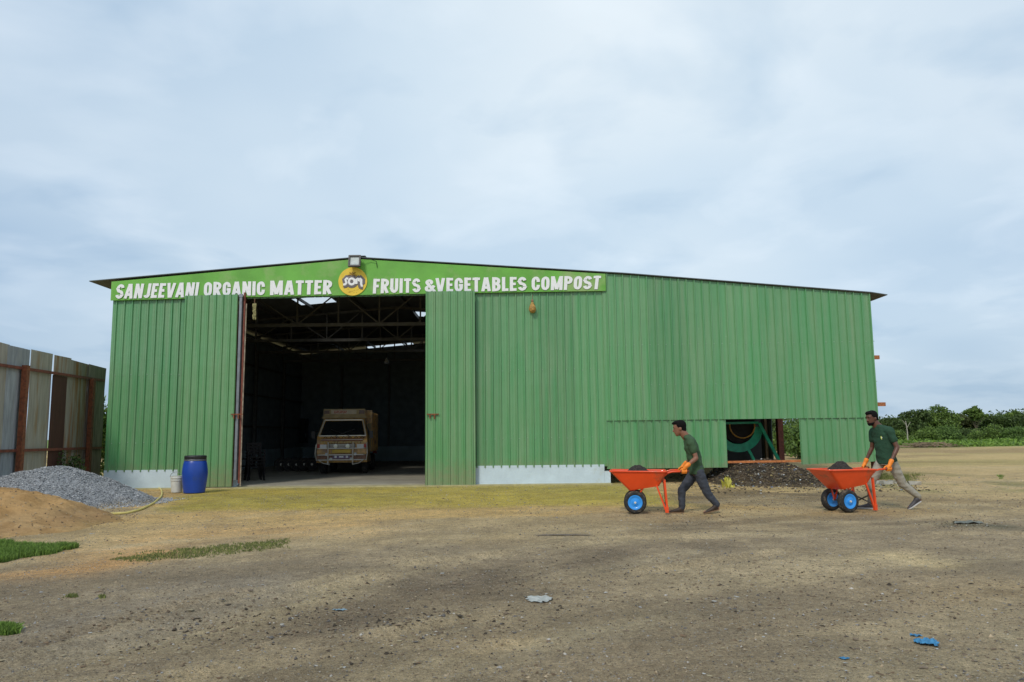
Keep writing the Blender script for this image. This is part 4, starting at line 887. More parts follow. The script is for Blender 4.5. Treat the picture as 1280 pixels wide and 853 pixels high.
Mg1 = mat('zinc_blue', (.33, .34, .345), .7, metal=.1, amt=.25, scale=3, stretch=(3, 3, .5), col2=(.33, .33, .32), thr=.6)
Mg2 = mat('zinc_tan', (.38, .345, .28), .7, metal=.1, amt=.2, scale=3, stretch=(4, 4, .4), col2=(.33, .23, .13), thr=.60)
Mg3 = mat('rust_sheet', (.072, .022, .014), .8, amt=.25, scale=4, stretch=(3, 3, .5))
Mg4 = mat('zinc_rusty', (.35, .31, .25), .7, metal=.1, amt=.25, scale=3, stretch=(4, 4, .3), col2=(.30, .15, .06), thr=.54)
Mg5 = mat('zinc_dark', (.33, .26, .22), .8, metal=.0, amt=.3, scale=3, stretch=(3, 3, .4))
zt_at = lambda px, py: f_par(px, py)[1]
fsheet(-70, 5, 3.75, 3.72, Mg2, .0); fsheet(4, 32, zt_at(4, 430), zt_at(32, 436.5), Mg1, .012)
fsheet(34, 61, zt_at(34, 435.5), zt_at(61, 441.5), Mg2, 0); fsheet(62.2, 84, zt_at(62, 442.5), zt_at(84, 447), Mg4, .02)
fsheet(83, 107, zt_at(84, 448.5), zt_at(107, 455), Mg4, .0); fsheet(105.5, 128, zt_at(107, 454.5), zt_at(128, 460), Mg5, .03)
g = MB(); ua, ub = f_par(60)[0], f_par(78)[0]; q0 = Vector((fl0.x, fl0.y, 0)); za_ = zt_at(70, 470)
a = q0+fd*ua+fn*.05; b = q0+fd*ub+fn*.05; g.add([a, b, b+Vector((0, 0, za_)), a+Vector((0, 0, za_)), a+fn*.02, b+fn*.02, b+fn*.02+Vector((0, 0, za_)), a+fn*.02+Vector((0, 0, za_))], [(0, 1, 2, 3), (4, 5, 6, 7), (3, 2, 6, 7), (0, 3, 7, 4), (1, 2, 6, 5)]); build('rusty_strip', g, Mg3, fence)
for px in (25, 110):
    u, zt_ = f_par(px, 457 if px < 50 else 474); q = q0+fd*u+fn*.14; g = MB(); g.box((q.x, q.y, zt_/2), (.17, .12, zt_), Matrix.Rotation(math.atan2(fd.y, fd.x), 3, 'Z')); build('post', g, M_rust, fence)
for pa, ya, pb, yb in ((-60, 448, 127, 476), (-60, 566, 124, 560)):
    ua, za_ = f_par(pa, ya); ub, zb_ = f_par(pb, yb); a = q0+fd*ua+fn*.08+Vector((0, 0, za_)); b = q0+fd*ub+fn*.08+Vector((0, 0, zb_)); g = MB(); g.bar(a, b, .05, .07); build('rail', g, M_rust2, fence)
# ------------------------------------------------------------------ FOLIAGE
def leafmat(name, col, amt=.35):
    ma = bpy.data.materials.new(name); ma.use_nodes = True; n = ma.node_tree.nodes; l = ma.node_tree.links; b = n['Principled BSDF']
    b.inputs['Roughness'].default_value = .6; b.inputs['Specular IOR Level'].default_value = .3
    g_ = n.new('ShaderNodeNewGeometry'); r = n.new('ShaderNodeValToRGB'); e = r.color_ramp.elements
    e[0].color = (*[c*(1-amt) for c in col], 1); e[1].color = (col[0]*(1+amt*1.3), col[1]*(1+amt), col[2]*(1+amt*.4), 1); l.new(g_.outputs['Random Per Island'], r.inputs[0]); l.new(r.outputs[0], b.inputs['Base Color'])
    tr = n.new('ShaderNodeBsdfTranslucent'); l.new(r.outputs[0], tr.inputs[0]); mi = n.new('ShaderNodeMixShader'); mi.inputs[0].default_value = .3; o_ = n['Material Output']; l.new(b.outputs[0], mi.inputs[1]); l.new(tr.outputs[0], mi.inputs[2]); l.new(mi.outputs[0], o_.inputs[0])
    MATS[name] = ma; return ma
LM = [leafmat('leaf_dark', (.078, .128, .042), .55), leafmat('leaf_mid', (.135, .22, .058), .55), leafmat('leaf_light', (.115, .20, .055), .5), leafmat('leaf_olive', (.10, .125, .05), .5)]
M_bark = mat('bark', (.12, .09, .06), .9, amt=.3, scale=6, bump=.4)
def leaves(C_, size, asp=.55, up=0.3):
    n = len(C_); a = rng.normal(size=(n, 3)); a /= np.linalg.norm(a, axis=1)[:, None]; b = rng.normal(size=(n, 3)); b[:, 2] *= .6; b -= (b*a).sum(1)[:, None]*a; b /= np.linalg.norm(b, axis=1)[:, None]
    s_ = np.asarray(size)*rng.uniform(.6, 1.3, n); a = a*s_[:, None]; b = b*(s_*asp)[:, None]
    Vv = np.stack([C_-a, C_-b*.9, C_+a, C_+b*.9], 1).reshape(-1, 3); Ff = np.arange(n*4).reshape(n, 4); return Vv, Ff
def crown_pts(lobes, n, hollow=.55):
    vol = np.array([l[1][0]*l[1][1]*l[1][2] for l in lobes]); k = rng.choice(len(lobes), n, p=vol/vol.sum())
    c = np.array([l[0] for l in lobes])[k]; r = np.array([l[1] for l in lobes])[k]; d = rng.normal(size=(n, 3)); d /= np.linalg.norm(d, axis=1)[:, None]
    rad = (hollow+(1-hollow)*rng.random(n)**.7)*(1+.25*np.sin(d[:, 0]*7+k)*np.cos(d[:, 2]*6+k*2))
    return c+d*r*rad[:, None]
def tree(x, y, h, wd, mi, label, cat='tree', tk=1., name='broadleaf_tree', nleaf=3500, ls=.22, group=None, sparse=False, low=.25):
    t = root(name, (x, y, 0), label=label, cat=cat, group=group)
    g = MB(); lobes = []; top = h
    g.tube([(0, 0, -.1), (wd*.02, 0, h*.25), (-.03*wd, .02*wd, h*.5), (0, 0, h*.8)], [q*tk for q in (h*.03+.02, h*.024+.02, h*.017, h*.006)], 7)
    nl = 7 if sparse else 11
    for i in range(nl):
        a = i*2.4+random.random(); rr = random.uniform(.15, .42 if not sparse else .5)*wd; zc_ = h*(random.uniform(low+.18, .86) if not sparse else random.uniform(.72, .9))
        zc_ = min(zc_, h*(.93-.5*(rr/wd)**1.2)); c_ = (rr*math.cos(a), rr*math.sin(a), zc_); s_ = wd*random.uniform(.14, .24)*(.6 if sparse else 1)
        lobes.append((c_, (s_, s_, min(s_*(.5 if sparse else .8), h*.22)))); g.tube([(0, 0, h*.35), (c_[0]*.5, c_[1]*.5, (h*.35+zc_)/2+.05*h), c_], [q*tk for q in (h*.012+.01, h*.008+.006, .01)], 5)
    lobes.append(((0, 0, h*.8), (wd*.2, wd*.2, h*.2)))
    if not sparse: lobes.append(((0, 0, h*.5), (wd*.38, wd*.38, h*.28)))
    build('trunk', g, M_bark, t, local=True)
    Vv, Ff = leaves(crown_pts(lobes, nleaf), ls); Vv[:, 2] = np.clip(Vv[:, 2], h*low*.4 if low > .05 else 0, h*1.02)
    cr = numesh('crown', Vv, Ff, LM[mi], None, False); cr.parent = t; return t
def bush(x, y, h, wd, mi, label, n=1500, ls=.12, group=None, z0=0, dp=None, name='shrub'):
    t = root(name, (x, y, z0), label=label, cat='shrub', group=group); dp = dp or wd; lobes = []
    for i in range(8): a = random.uniform(0, 6.28); r_ = random.uniform(0, .3); s_ = random.uniform(.18, .3); lobes.append(((wd*r_*math.cos(a), dp*r_*math.sin(a), h*random.uniform(.3, .74)), (wd*s_, dp*s_, h*.26)))
    lobes.append(((0, 0, h*.3), (wd*.42, dp*.42, h*.3)))
    Vv, Ff = leaves(crown_pts(lobes, n, .4), ls); Vv[:, 2] = np.clip(Vv[:, 2], 0, h)
    f_ = numesh('foliage', Vv, Ff, LM[mi], None, False); f_.parent = t
    g = MB()
    for i in range(5): a = i*1.3; g.tube([(0, 0, 0), (wd*.1*math.cos(a), dp*.1*math.sin(a), h*.3), (wd*.22*math.cos(a), dp*.22*math.sin(a), h*.65)], [.03, .02, .008], 5)
    build('stem', g, M_bark, t, local=True); return t
def HZ(px): return 543.5-ROLL*(px-640)
TL = [(1108, 523, 42, 78, 0, 'dark round tree just right of the second man'), (1141, 512.5, 34, 84, 0, 'dark tree with a rounded crown left of the tallest tree'), (1171, 506.5, 46, 88, 1, 'tallest lighter green tree of the treeline with a broad crown'),
      (1199, 517, 34, 92, 3, 'dark low tree between the tallest tree and the thin spreading tree'), (1243, 520.5, 34, 86, 0, 'dark tree right of the thin spreading tree'), (1268, 513.5, 30, 90, 1, 'dark tree at the right edge of the photo'), (1300, 515, 50, 84, 0, 'dark tree cut off by the right edge'),
      (1228, 520, 36, 98, 3, 'olive low tree behind the thin spreading tree'), (1155, 521, 40, 98, 0, 'dark tree filling the gap behind the two tallest crowns')]
for px, py, wp, Y, mi, lb in TL:
    p = at(px, py, Y); tree(p.x, Y, p.z, wp/F*Y*1.25, mi, lb, nleaf=11000, ls=.14, group='trees on the far side of the field', low=.1)
p = at(1218, 508, 84); tree(p.x, 84, p.z, 30/F*84*1.2, 1, 'thin spreading tree with flat open crown showing sky through it', nleaf=1900, ls=.16, tk=.55, group='trees on the far side of the field', sparse=True, low=.5)
BL = [(1120, 535, 40, 74, 1, 'mid green bush left of the thin pale stem'), (1157, 531.5, 34, 76, 1, 'grey green round bush below the tallest tree'), (1182, 530, 40, 78, 2, 'light green bush right of the grey green round one'),
      (1210, 531, 36, 80, 0, 'dark bush below the thin spreading tree'), (1236, 529.5, 40, 76, 1, 'mid green bush between the dark bush and the right edge'), (1268, 532, 44, 74, 2, 'light green bush in the right corner of the treeline')]
for px, py, wp, Y, mi, lb in BL:
    p = at(px, py, Y); bush(p.x, Y, p.z, wp/F*Y*1.3, mi, lb, 6000, .09, 'bushes in front of the far trees')
# a low line of far wood behind everything
n = 60000; xw = rng.uniform(-5, 190, n); yw = 118+rng.uniform(-5, 12, n); hw_ = 2.2+2.2*vn(xw, xw*0, 9, 5)+1.1*vn(xw, xw*0+3, 2.5, 8)
Vv, Ff = leaves(np.column_stack([xw, yw, rng.random(n)**.8*hw_]), .24); props(numesh('far_wood', Vv, Ff, LM[0], None, False), 'dark low mass of far woodland along the horizon', 'woodland', kind='stuff')
# rough grass and weeds on the far side of the field
P = []; n = 60000
xg = rng.uniform(6, 95, n); yg = 63+rng.random(n)**1.3*38+(vn(xg, xg*0, 6, 3)-.5)*5; hg = (.25+1.1*fbm(xg, yg, 4, 4, 15)**1.5)*(.6+(yg-60)/60)
Pg = np.column_stack([xg, yg, rng.random(n)*hg]); Vv, Ff = leaves(Pg, .17, .5)
gm = leafmat('field_grass', (.17, .29, .06), .5); props(numesh('field_grass', Vv, Ff, gm, None, False), 'band of bright green rough grass and weeds at the far edge of the field', 'grass', kind='stuff')
# thin pale dead stem
p = at(1134, 545, 72); t = root('dead_stem', (p.x, 72, 0), label='thin pale bare stem standing in the far grass', cat='dead tree'); g = MB(); g.tube([(0, 0, 0), (.05, 0, 1.3), (-.05, 0, 2.3)], [.07, .05, .03], 6); build('trunk', g, mat('pale_wood', (.38, .34, .28), .9), t, local=True)
g = MB(); g.tube([(0, 0, 1.6), (.4, 0, 2.2)], [.03, .015], 5); g.tube([(0, 0, 1.9), (-.4, 0, 2.4)], [.03, .015], 5); build('limb', g, MATS['pale_wood'], t, local=True)
# brush pile
p = gr(1160, 559.5); t = root('brush_pile', (p.x, p.y, 0), label='low pile of dry brown sticks lying at the edge of the far grass', cat='brush pile'); g = MB()
for i in range(150):
    u = random.gauss(0, 1.2); a = random.gauss(0, .35); l_ = random.uniform(.4, 1.5); z = random.random()*.36*(1-(abs(u)/3.2)**2); c_ = Vector((u, random.uniform(-.6, .6), z+.03)); d = Vector((math.cos(a), math.sin(a)*.6, random.gauss(0, .12)))*l_/2; g.tube([c_-d, c_+Vector((0, 0, .03)), c_+d], random.uniform(.012, .035), 4)
o = build('stick', g, mat('dry_sticks', (.24, .18, .12), .95, amt=.6, scale=2), t, local=True); o['kind'] = 'stuff'
# bushes seen beyond the open right bay
for px, py, Y, wd, mi, lb in ((990, 520.5, 46, 3.4, 1, 'green bush seen through the gap right of the brown post'), (966, 518, 50, 2.8, 0, 'dark bush seen through the gap behind the two posts'), (1006, 530, 40, 2.4, 2, 'light weeds seen low through the gap behind the shed')):
    p = at(px, py, Y); bush(p.x, Y, p.z, wd, mi, lb, 2600, .12, 'bushes behind the open end of the shed')
# shrub between the fence and the shed
p = at(127, 480, 25); bush(p.x-.15, 25.2, p.z, 1.9, 1, 'tall leafy shrub squeezed between the sheet fence and the shed corner', 5200, .075, name='tall_shrub')
p = at(100, 575, 21.8); bush(p.x, p.y-.3, 1.15, .9, 0, 'small dark weed in front of the fence behind the gravel heap', 900, .045, name='weed')
p = gr(119, 600); 
# ------------------------------------------------------------------ GRASS PATCHES
def grass(name, polyc, n, hmin, hmax, matl, label, mask):
    Vv = []; m0 = n*9; PX = rng.uniform(polyc[0], polyc[1], m0); PY = rng.uniform(polyc[2], polyc[3], m0); K = np.vectorize(mask, otypes=[float])(PX, PY)
    Q = [gr(a, b) for a, b in zip(PX, PY)]; qx = np.array([q.x for q in Q]); qy = np.array([q.y for q in Q]); NN = fbm(qx, qy, .42, 4, 6)*.6+fbm(qx, qy, .12, 2, 16)*.4
    sel = np.where((K > .02) & (rng.random(m0) < ss(.42, .56, NN+(K-.78)*.5)))[0][:n]
    for i_ in sel:
        k = float(K[i_]); nn_ = float(NN[i_]); q = Q[i_]
        h_ = random.uniform(hmin, hmax)*(.35+.65*k)*(.5+nn_); a = random.uniform(0, 6.28); w_ = .0045+.004*random.random(); lean = random.gauss(0, .45)*h_; a2 = random.uniform(0, 6.28); z = gz(q.x, q.y)-.005
        b = Vector((q.x, q.y, z)); s_ = Vector((math.cos(a)*w_, math.sin(a)*w_, 0)); m_ = b+Vector((math.cos(a2)*lean*.35, math.sin(a2)*lean*.35, h_*.6)); tpp = b+Vector((math.cos(a2)*lean, math.sin(a2)*lean, h_))
        Vv += [b-s_, b+s_, m_+s_*.7, tpp, m_-s_*.7]
    Vv = np.array([tuple(v) for v in Vv]); Ff = np.arange(len(Vv)).reshape(-1, 5)
    return props(numesh(name, Vv, Ff, matl, None, False), label, 'grass', kind='stuff')
gA = leafmat('lawn_blade', (.16, .27, .065), .5); gB = leafmat('dry_blade', (.19, .225, .085), .45)
grass('grass_patch', (-60, 118, 668, 712), 17000, .04, .11, gA, 'dense green grass patch below the sand heap', lambda x, y: float(ss(0, 6, (689-.13*(x-40)*0 - y)+ 18 - abs(0)*0)) * float(ss(0, 7, y-(676+.02*x))) * float(ss(0, 9, (708-.19*max(x, 0)-y))) * float(ss(112, 96, x)))
grass('grass_patch', (118, 395, 666, 720), 3600, .012, .04, gB, 'sparse thin grass strip across the tan ground left of centre', lambda x, y: math.exp(-((y-(701-(x-150)*.095))/8.5)**2)*(1 if x > 250 or x < 250 else 0)*float(ss(388, 350, x))*float(ss(120, 150, x)))
grass('grass_patch', (-40, 50, 775, 805), 2600, .03, .08, gA, 'small green tuft at the lower left edge', lambda x, y: math.exp(-((x-8)/22)**2-((y-792)/7)**2))
grass('grass_patch', (60, 145, 738, 756), 350, .015, .04, gB, 'tiny thin grass tufts in the gravelly soil at lower left', lambda x, y: math.exp(-((x-90)/9)**2-((y-748)/3)**2)+math.exp(-((x-128)/8)**2-((y-749)/3)**2))
grass('grass_patch', (1090, 1190, 584, 616), 2600, .03, .10, gB, 'thin grass and weeds around the pale stones behind the second man', lambda x, y: .8*math.exp(-((y-598)/8)**2)*float(ss(1180, 1140, x)))
grass('grass_patch', (1235, 1262, 590, 601), 260, .03, .09, gA, 'small lone green tuft in the field at the right', lambda x, y: math.exp(-((x-1250)/7)**2-((y-596)/3)**2))
# ------------------------------------------------------------------ PEBBLES ON THE GROUND
P = []; sz = []
def ok(x, y): return not (y > 21.5 and -12 < x < xpl) and not (((x+10.5)/2.6)**2+((y-17.2)/2.5)**2 < 1.1)
while len(P) < 30000:
    d = 4.2+random.random()**1.7*20; x = random.uniform(-.75, .75)*d; y = d
    if ok(x, y) and random.random() < .25+.75*float(vn(x, y, 1.4, 9))**1.5:
        P.append((x, y, 0)); sz.append(min(.02, .0022+abs(random.gauss(0, .0026))+(.008 if random.random() < .012 else 0))*(1+.055*d))
P = np.array(P); P[:, 2] = gheight(P[:, 0], P[:, 1])+.002
props(rocks('pebbles', P, np.array(sz), M_st, rng.choice(5, len(P), p=[.22, .05, .14, .35, .24]), .65), 'loose pebbles and clods scattered over the dirt yard', 'pebbles', kind='stuff')
P = []; sz = []
while len(P) < 2600:
    d = 4.6+random.random()**1.4*14; x = random.uniform(-.72, .72)*d
    if ok(x, d) and random.random() < float(vn(x, d, 2.2, 19)): P.append((x, d, 0)); sz.append((.005+abs(random.gauss(0, .006)))*(1+.04*d))
P = np.array(P); P[:, 2] = gheight(P[:, 0], P[:, 1])+.004
props(rocks('litter', P, np.array(sz), [mat('dead_leaf', (.16, .10, .05), .8, amt=.3), mat('straw', (.33, .27, .16), .8, amt=.2), mat('paper_bit', (.42, .41, .38), .7), MATS['clod_brown']], rng.choice(4, len(P), p=[.36, .30, .07, .27]), .14), 'scattered dry leaves, straw and tiny scraps on the dirt yard', 'litter', kind='stuff')
# larger clods in dark patches
P = []; sz = []
for (px, py, sx_, sy_, n) in ((450, 775, 110, 22, 900), (230, 778, 50, 8, 160), (1000, 740, 170, 30, 700), (1215, 656, 32, 4, 220), (960, 625, 60, 9, 900), (880, 650, 40, 8, 200), (1240, 625, 50, 8, 260), (660, 725, 120, 22, 400), (200, 800, 60, 10, 120)):
    for _ in range(n):
        q = gr(random.gauss(px, sx_), min(852, max(600, random.gauss(py, sy_)))); P.append((q.x, q.y, 0)); sz.append(abs(random.gauss(.006, .006))+.002)
P = np.array(P); P[:, 2] = gheight(P[:, 0], P[:, 1])+.003
props(rocks('soil_clods', P, np.array(sz), [M_st[3], M_st[2], M_st[1], mat('peat', (.05, .038, .025), .95)], rng.choice(4, len(P), p=[.5, .17, .05, .28]), .6), 'dark clods and crumbs of soil in the churned patches', 'soil clods', kind='stuff')
# ------------------------------------------------------------------ RAGS
def rag(px, py, w_, d_, h_, mt, label, name='rag', seed=0, n=22):
    q = gr(px, py); V_ = []
    for j in range(n):
        for i in range(n):
            u, v = i/(n-1)*2-1, j/(n-1)*2-1; r_ = 1+.35*mn.noise(Vector((u*1.7+seed, v*1.7, seed))); x, y = q.x+u*w_*r_/2, q.y+v*d_*r_/2
            z = max(.0, mn.noise(Vector((u*3.1, v*3.1, seed)))*.8+.35)*h_*(1-.6*(u*u+v*v)/2)+gz(x, y)+.004; V_.append((x-q.x, y-q.y, z))
    g = MB(); g.add(V_, [(j*n+i, j*n+i+1, (j+1)*n+i+1, (j+1)*n+i) for j in range(n-1) for i in range(n-1) if (u_in(i, j, n, seed))])
    o = build(name, g, mt, smooth=True); o.location = (q.x, q.y, 0); return props(o, label, 'scrap')
def u_in(i, j, n, s_): u, v = i/(n-1)*2-1, j/(n-1)*2-1; return u*u+v*v < .85+.7*mn.noise(Vector((u*2.2, v*2.2, s_+4)))
M_bl = mat('blue_rag', (.035, .18, .34), .7, amt=.5, scale=30); M_gp = mat('grey_plastic', (.36, .37, .34), .4, amt=.3, scale=20)
rag(1159, 805.5, .16, .15, .05, M_bl, 'crumpled bright blue rag lying on the dirt at lower right', seed=3)
rag(1055, 823.5, .07, .05, .012, M_bl, 'tiny blue scrap on the dirt left of the crumpled blue rag', 'scrap', 5, 12)
rag(1145, 796, .09, .05, .015, M_bl, 'small flat blue scrap just above the crumpled blue rag', 'scrap', 9, 12)
rag(674, 747, .27, .20, .03, M_gp, 'torn pale grey plastic sheet lying in the middle of the yard', 'plastic_scrap', 7)
rag(424, 762, .12, .07, .012, mat('blue_grey_scrap', (.20, .30, .36), .5), 'small blue grey scrap lying left of the centre of the yard', 'scrap', 11, 12)
rag(1209, 655, .5, .3, .05, mat('ash_cloth', (.14, .15, .13), .9, amt=.5, scale=20), 'dark flattened rag in the field right of the second man', 'rag', 13)
rag(700, 670, .8, .10, .02, mat('dark_strip', (.13, .11, .085), .9), 'thin dark strip of litter on the sand in front of the shed', 'scrap', 17)
for i, (px, py, s_) in enumerate(((578, 763, .10), (466, 793, .12), (806, 770, .10), (590, 826, .14), (330, 852, .1), (1075, 772, .09))):
    pass
# pale broken stones in a row behind the second man
k0 = None
for i, (px, py) in enumerate(((1099, 605), (1109, 605.5), (1118, 604.5), (1142, 606))):
    q = gr(px, py); w_ = (.24, .26, .2, .3)[i]; g = MB(); g.box((0, 0, .035), (w_, .16, .11)); bmv = [(v[0]+random.uniform(-.03, .03), v[1]+random.uniform(-.03, .03), v[2]+random.uniform(-.015, .02)) for v in g.v]; g.v = bmv
    o = build('broken_stone', g, mat('pale_mortar', (.42, .40, .35), .9, amt=.2, bump=.4)); o.location = (q.x, q.y, 0); o.rotation_euler = (0, 0, random.uniform(-.2, .2))
    props(o, ('pale broken stone nearest the front leg of the second man', 'pale broken stone second from the left between the legs of the second man', 'pale broken stone against the back shin of the second man', 'pale broken stone just behind the second man')[i], 'stone', 'pale broken stones behind the second man')
# ------------------------------------------------------------------ MACHINE AND WASTE HEAP
M_mg = mat('machine_green', (.03, .50, .28), .45, amt=.25, scale=5, coat=.2); M_dk = mat('drum_dark', (.025, .018, .016), .8, amt=.4, scale=8)
my = 24.4; mc = at(922, 534, my); k_ = my/F
mach = root('sieving_machine', (mc.x, my, 0), label='green rotary sieve machine with a dark drum seen through the wall opening', cat='machine')
g = MB(); R1 = 31*k_; n = 26
for s_, mi_ in ((R1, 0), (R1-.035, 0)):
    pass
arc = [math.pi*(1+i/n) for i in range(n+1)]
vs = []
for yy in (my, my+2.6):
    for r_ in (R1, R1-.03): vs += [(mc.x+r_*math.cos(a), yy, mc.z+r_*math.sin(a)) for a in arc]
m_ = n+1; fs = []
for i in range(n): fs += [(i, i+1, m_+i+1, m_+i), (2*m_+i, 2*m_+i+1, 3*m_+i+1, 3*m_+i), (i, i+1, 2*m_+i+1, 2*m_+i), (m_+i, m_+i+1, 3*m_+i+1, 3*m_+i)]
g.add(vs, fs)
R2 = 21*k_; vs = [(mc.x+R1*math.cos(a), my-.02, mc.z+R1*math.sin(a)) for a in arc]+[(mc.x+R2*math.cos(a), my-.02, mc.z+R2*math.sin(a)) for a in arc]
g.add(vs, [(i, i+1, m_+i+1, m_+i) for i in range(n)]); build('trough', g, M_mg, mach, smooth=False)
g = MB(); dc = at(926, 532, my+.1); g.lathe([(R2*.93, .02), (R2*.99, 0), (R2*.99, 2.3), (R2*.9, 2.32)], (mc.x+.05, my+.02, mc.z+.02), 32, 'y'); dr_ = build('drum', g, M_dk, mach)
g = MB(); r3 = 15.5*k_; g.tube([(dc.x+r3*math.cos(a), my-.04, dc.z+r3*math.sin(a)) for a in [math.pi*(.96+1.08*i/32) for i in range(33)]], .022, 8); build('ring', g, mat('ring_orange', (.70, .33, .06), .6, amt=.3), dr_)
def mp_(px, py, dy=0): return at(px, py, my+dy)
g = MB(); 
for dy in (-.06, 2.6): g.bar(mp_(893, 529.5, dy) if dy < 0 else at(893, 529.5, my)+Vector((0, dy, 0)), (mp_(948, 528.5, dy) if dy < 0 else at(948, 528.5, my)+Vector((0, dy, 0))), .07)
for px in (893, 948): a = at(px, 529.5, my); g.bar(a, a+Vector((0, 2.6, 0)), .06)
build('top_frame', g, M_mg, mach)
for (a, b) in (((948, 529), (984, 0)), ((893, 529), (893, 0))):
    for dy in (-.05, 2.6):
        pa = at(a[0], a[1], my)+Vector((0, dy, 0)); pb = at(b[0], 597, my); g = MB(); g.bar(pa, (pb.x, my+dy, 0), .09); build('leg', g, M_mg, mach)
pa = at(896, 575, my-.05); pb = at(905, 600, my-.05); g = MB(); g.bar(pa, (pb.x, my-.05, 0), .16, .05); build('foot_bracket', g, M_mg, mach)
# added black panels stand in for the bay's shade behind and over the drum
g = MB(); a0, a1 = at(880, 523, my+2.9), at(950, 523, my+2.9); g.box(((a0.x+a1.x)/2, my+2.9, 1.7), (a1.x-a0.x, .05, 2.6)); g.box(((a0.x+a1.x)/2, my+1.3, at(920, 519, my).z), (a1.x-a0.x, 3.2, .04)); build('shade_panel', g, M_black, mach)
hq = gr(958, 606)
def wastec(X, Y, z, r):
    n = fbm(X, Y, .3, 4, 97); n2 = fbm(X, Y, .12, 2, 98); c1 = np.array(lin(78, 64, 50)); c2 = np.array(lin(58, 50, 42)); a = ss(.4, .6, n)[..., None]; c = c1*(1-a)+c2*a
    b = ss(.62, .75, n2)[..., None]*.7; c = c*(1-b)+np.array(lin(112, 100, 84))*b; e = ss(.85, 1.05, r)[..., None]; return c*(1-e)+np.array(lin(104, 90, 70))*e
M_waste = attr_mat('compost_waste', ((9, .25), (40, .35), (110, .35)), .95, 1.0, ((40, .84, (.28, .25, .21), .7), (32, .975, (.45, .44, .40), .7), (26, .95, (.40, .30, .10), .8)), .2)
hx = at(965, 600, 22.2).x
wh_, whz = heap('waste_heap', hx, 22.7, 1.95, 3.2, .60, lambda r: np.clip(1-r**1.7, 0, 1), .05, M_waste, wastec, seed=33, lump=.09); props(wh_, 'low dark heap of sorted compost waste spilling out under the shed wall opening', 'waste heap')
n = 5200; P = []
while len(P) < n:
    x, y = random.uniform(hx-2.9, hx+2.9), random.uniform(17.8, 25.5); z, r = whz(x, y)
    if r < 1.05 or random.random() < .12: P.append((x-hx, y-22.7, max(z, gz(x, y))+.01))
o = rocks('waste_bit', P, rng.uniform(.010, .040, n), [M_st[3], MATS['peat'], M_st[1], mat('scrap_white', (.62, .63, .64), .6), mat('scrap_straw', (.42, .32, .14), .8), mat('scrap_blue', (.12, .2, .32), .6)], rng.choice(6, n, p=[.42, .44, .04, .02, .065, .015]), .45, wh_); o['kind'] = 'stuff'
q = gr(910, 613); t = root('yellow_scrap', (q.x, q.y, .03), label='yellow green scrap leaves lying at the foot of the waste heap by the green bracket', cat='scrap')
g = MB()
for i in range(16): a = random.uniform(0, 6.28); r_ = random.uniform(.02, .16); g.add([Vector((r_*math.cos(a), r_*math.sin(a), random.uniform(.0, .30)))+Vector([random.uniform(-.055, .055) for _ in range(3)]) for _ in range(4)], [(0, 1, 2, 3)])
build('leaf', g, mat('yellow_leaf', (.50, .46, .06), .6, amt=.3), t, local=True)
# more compost debris under the raised wall
g = MB()
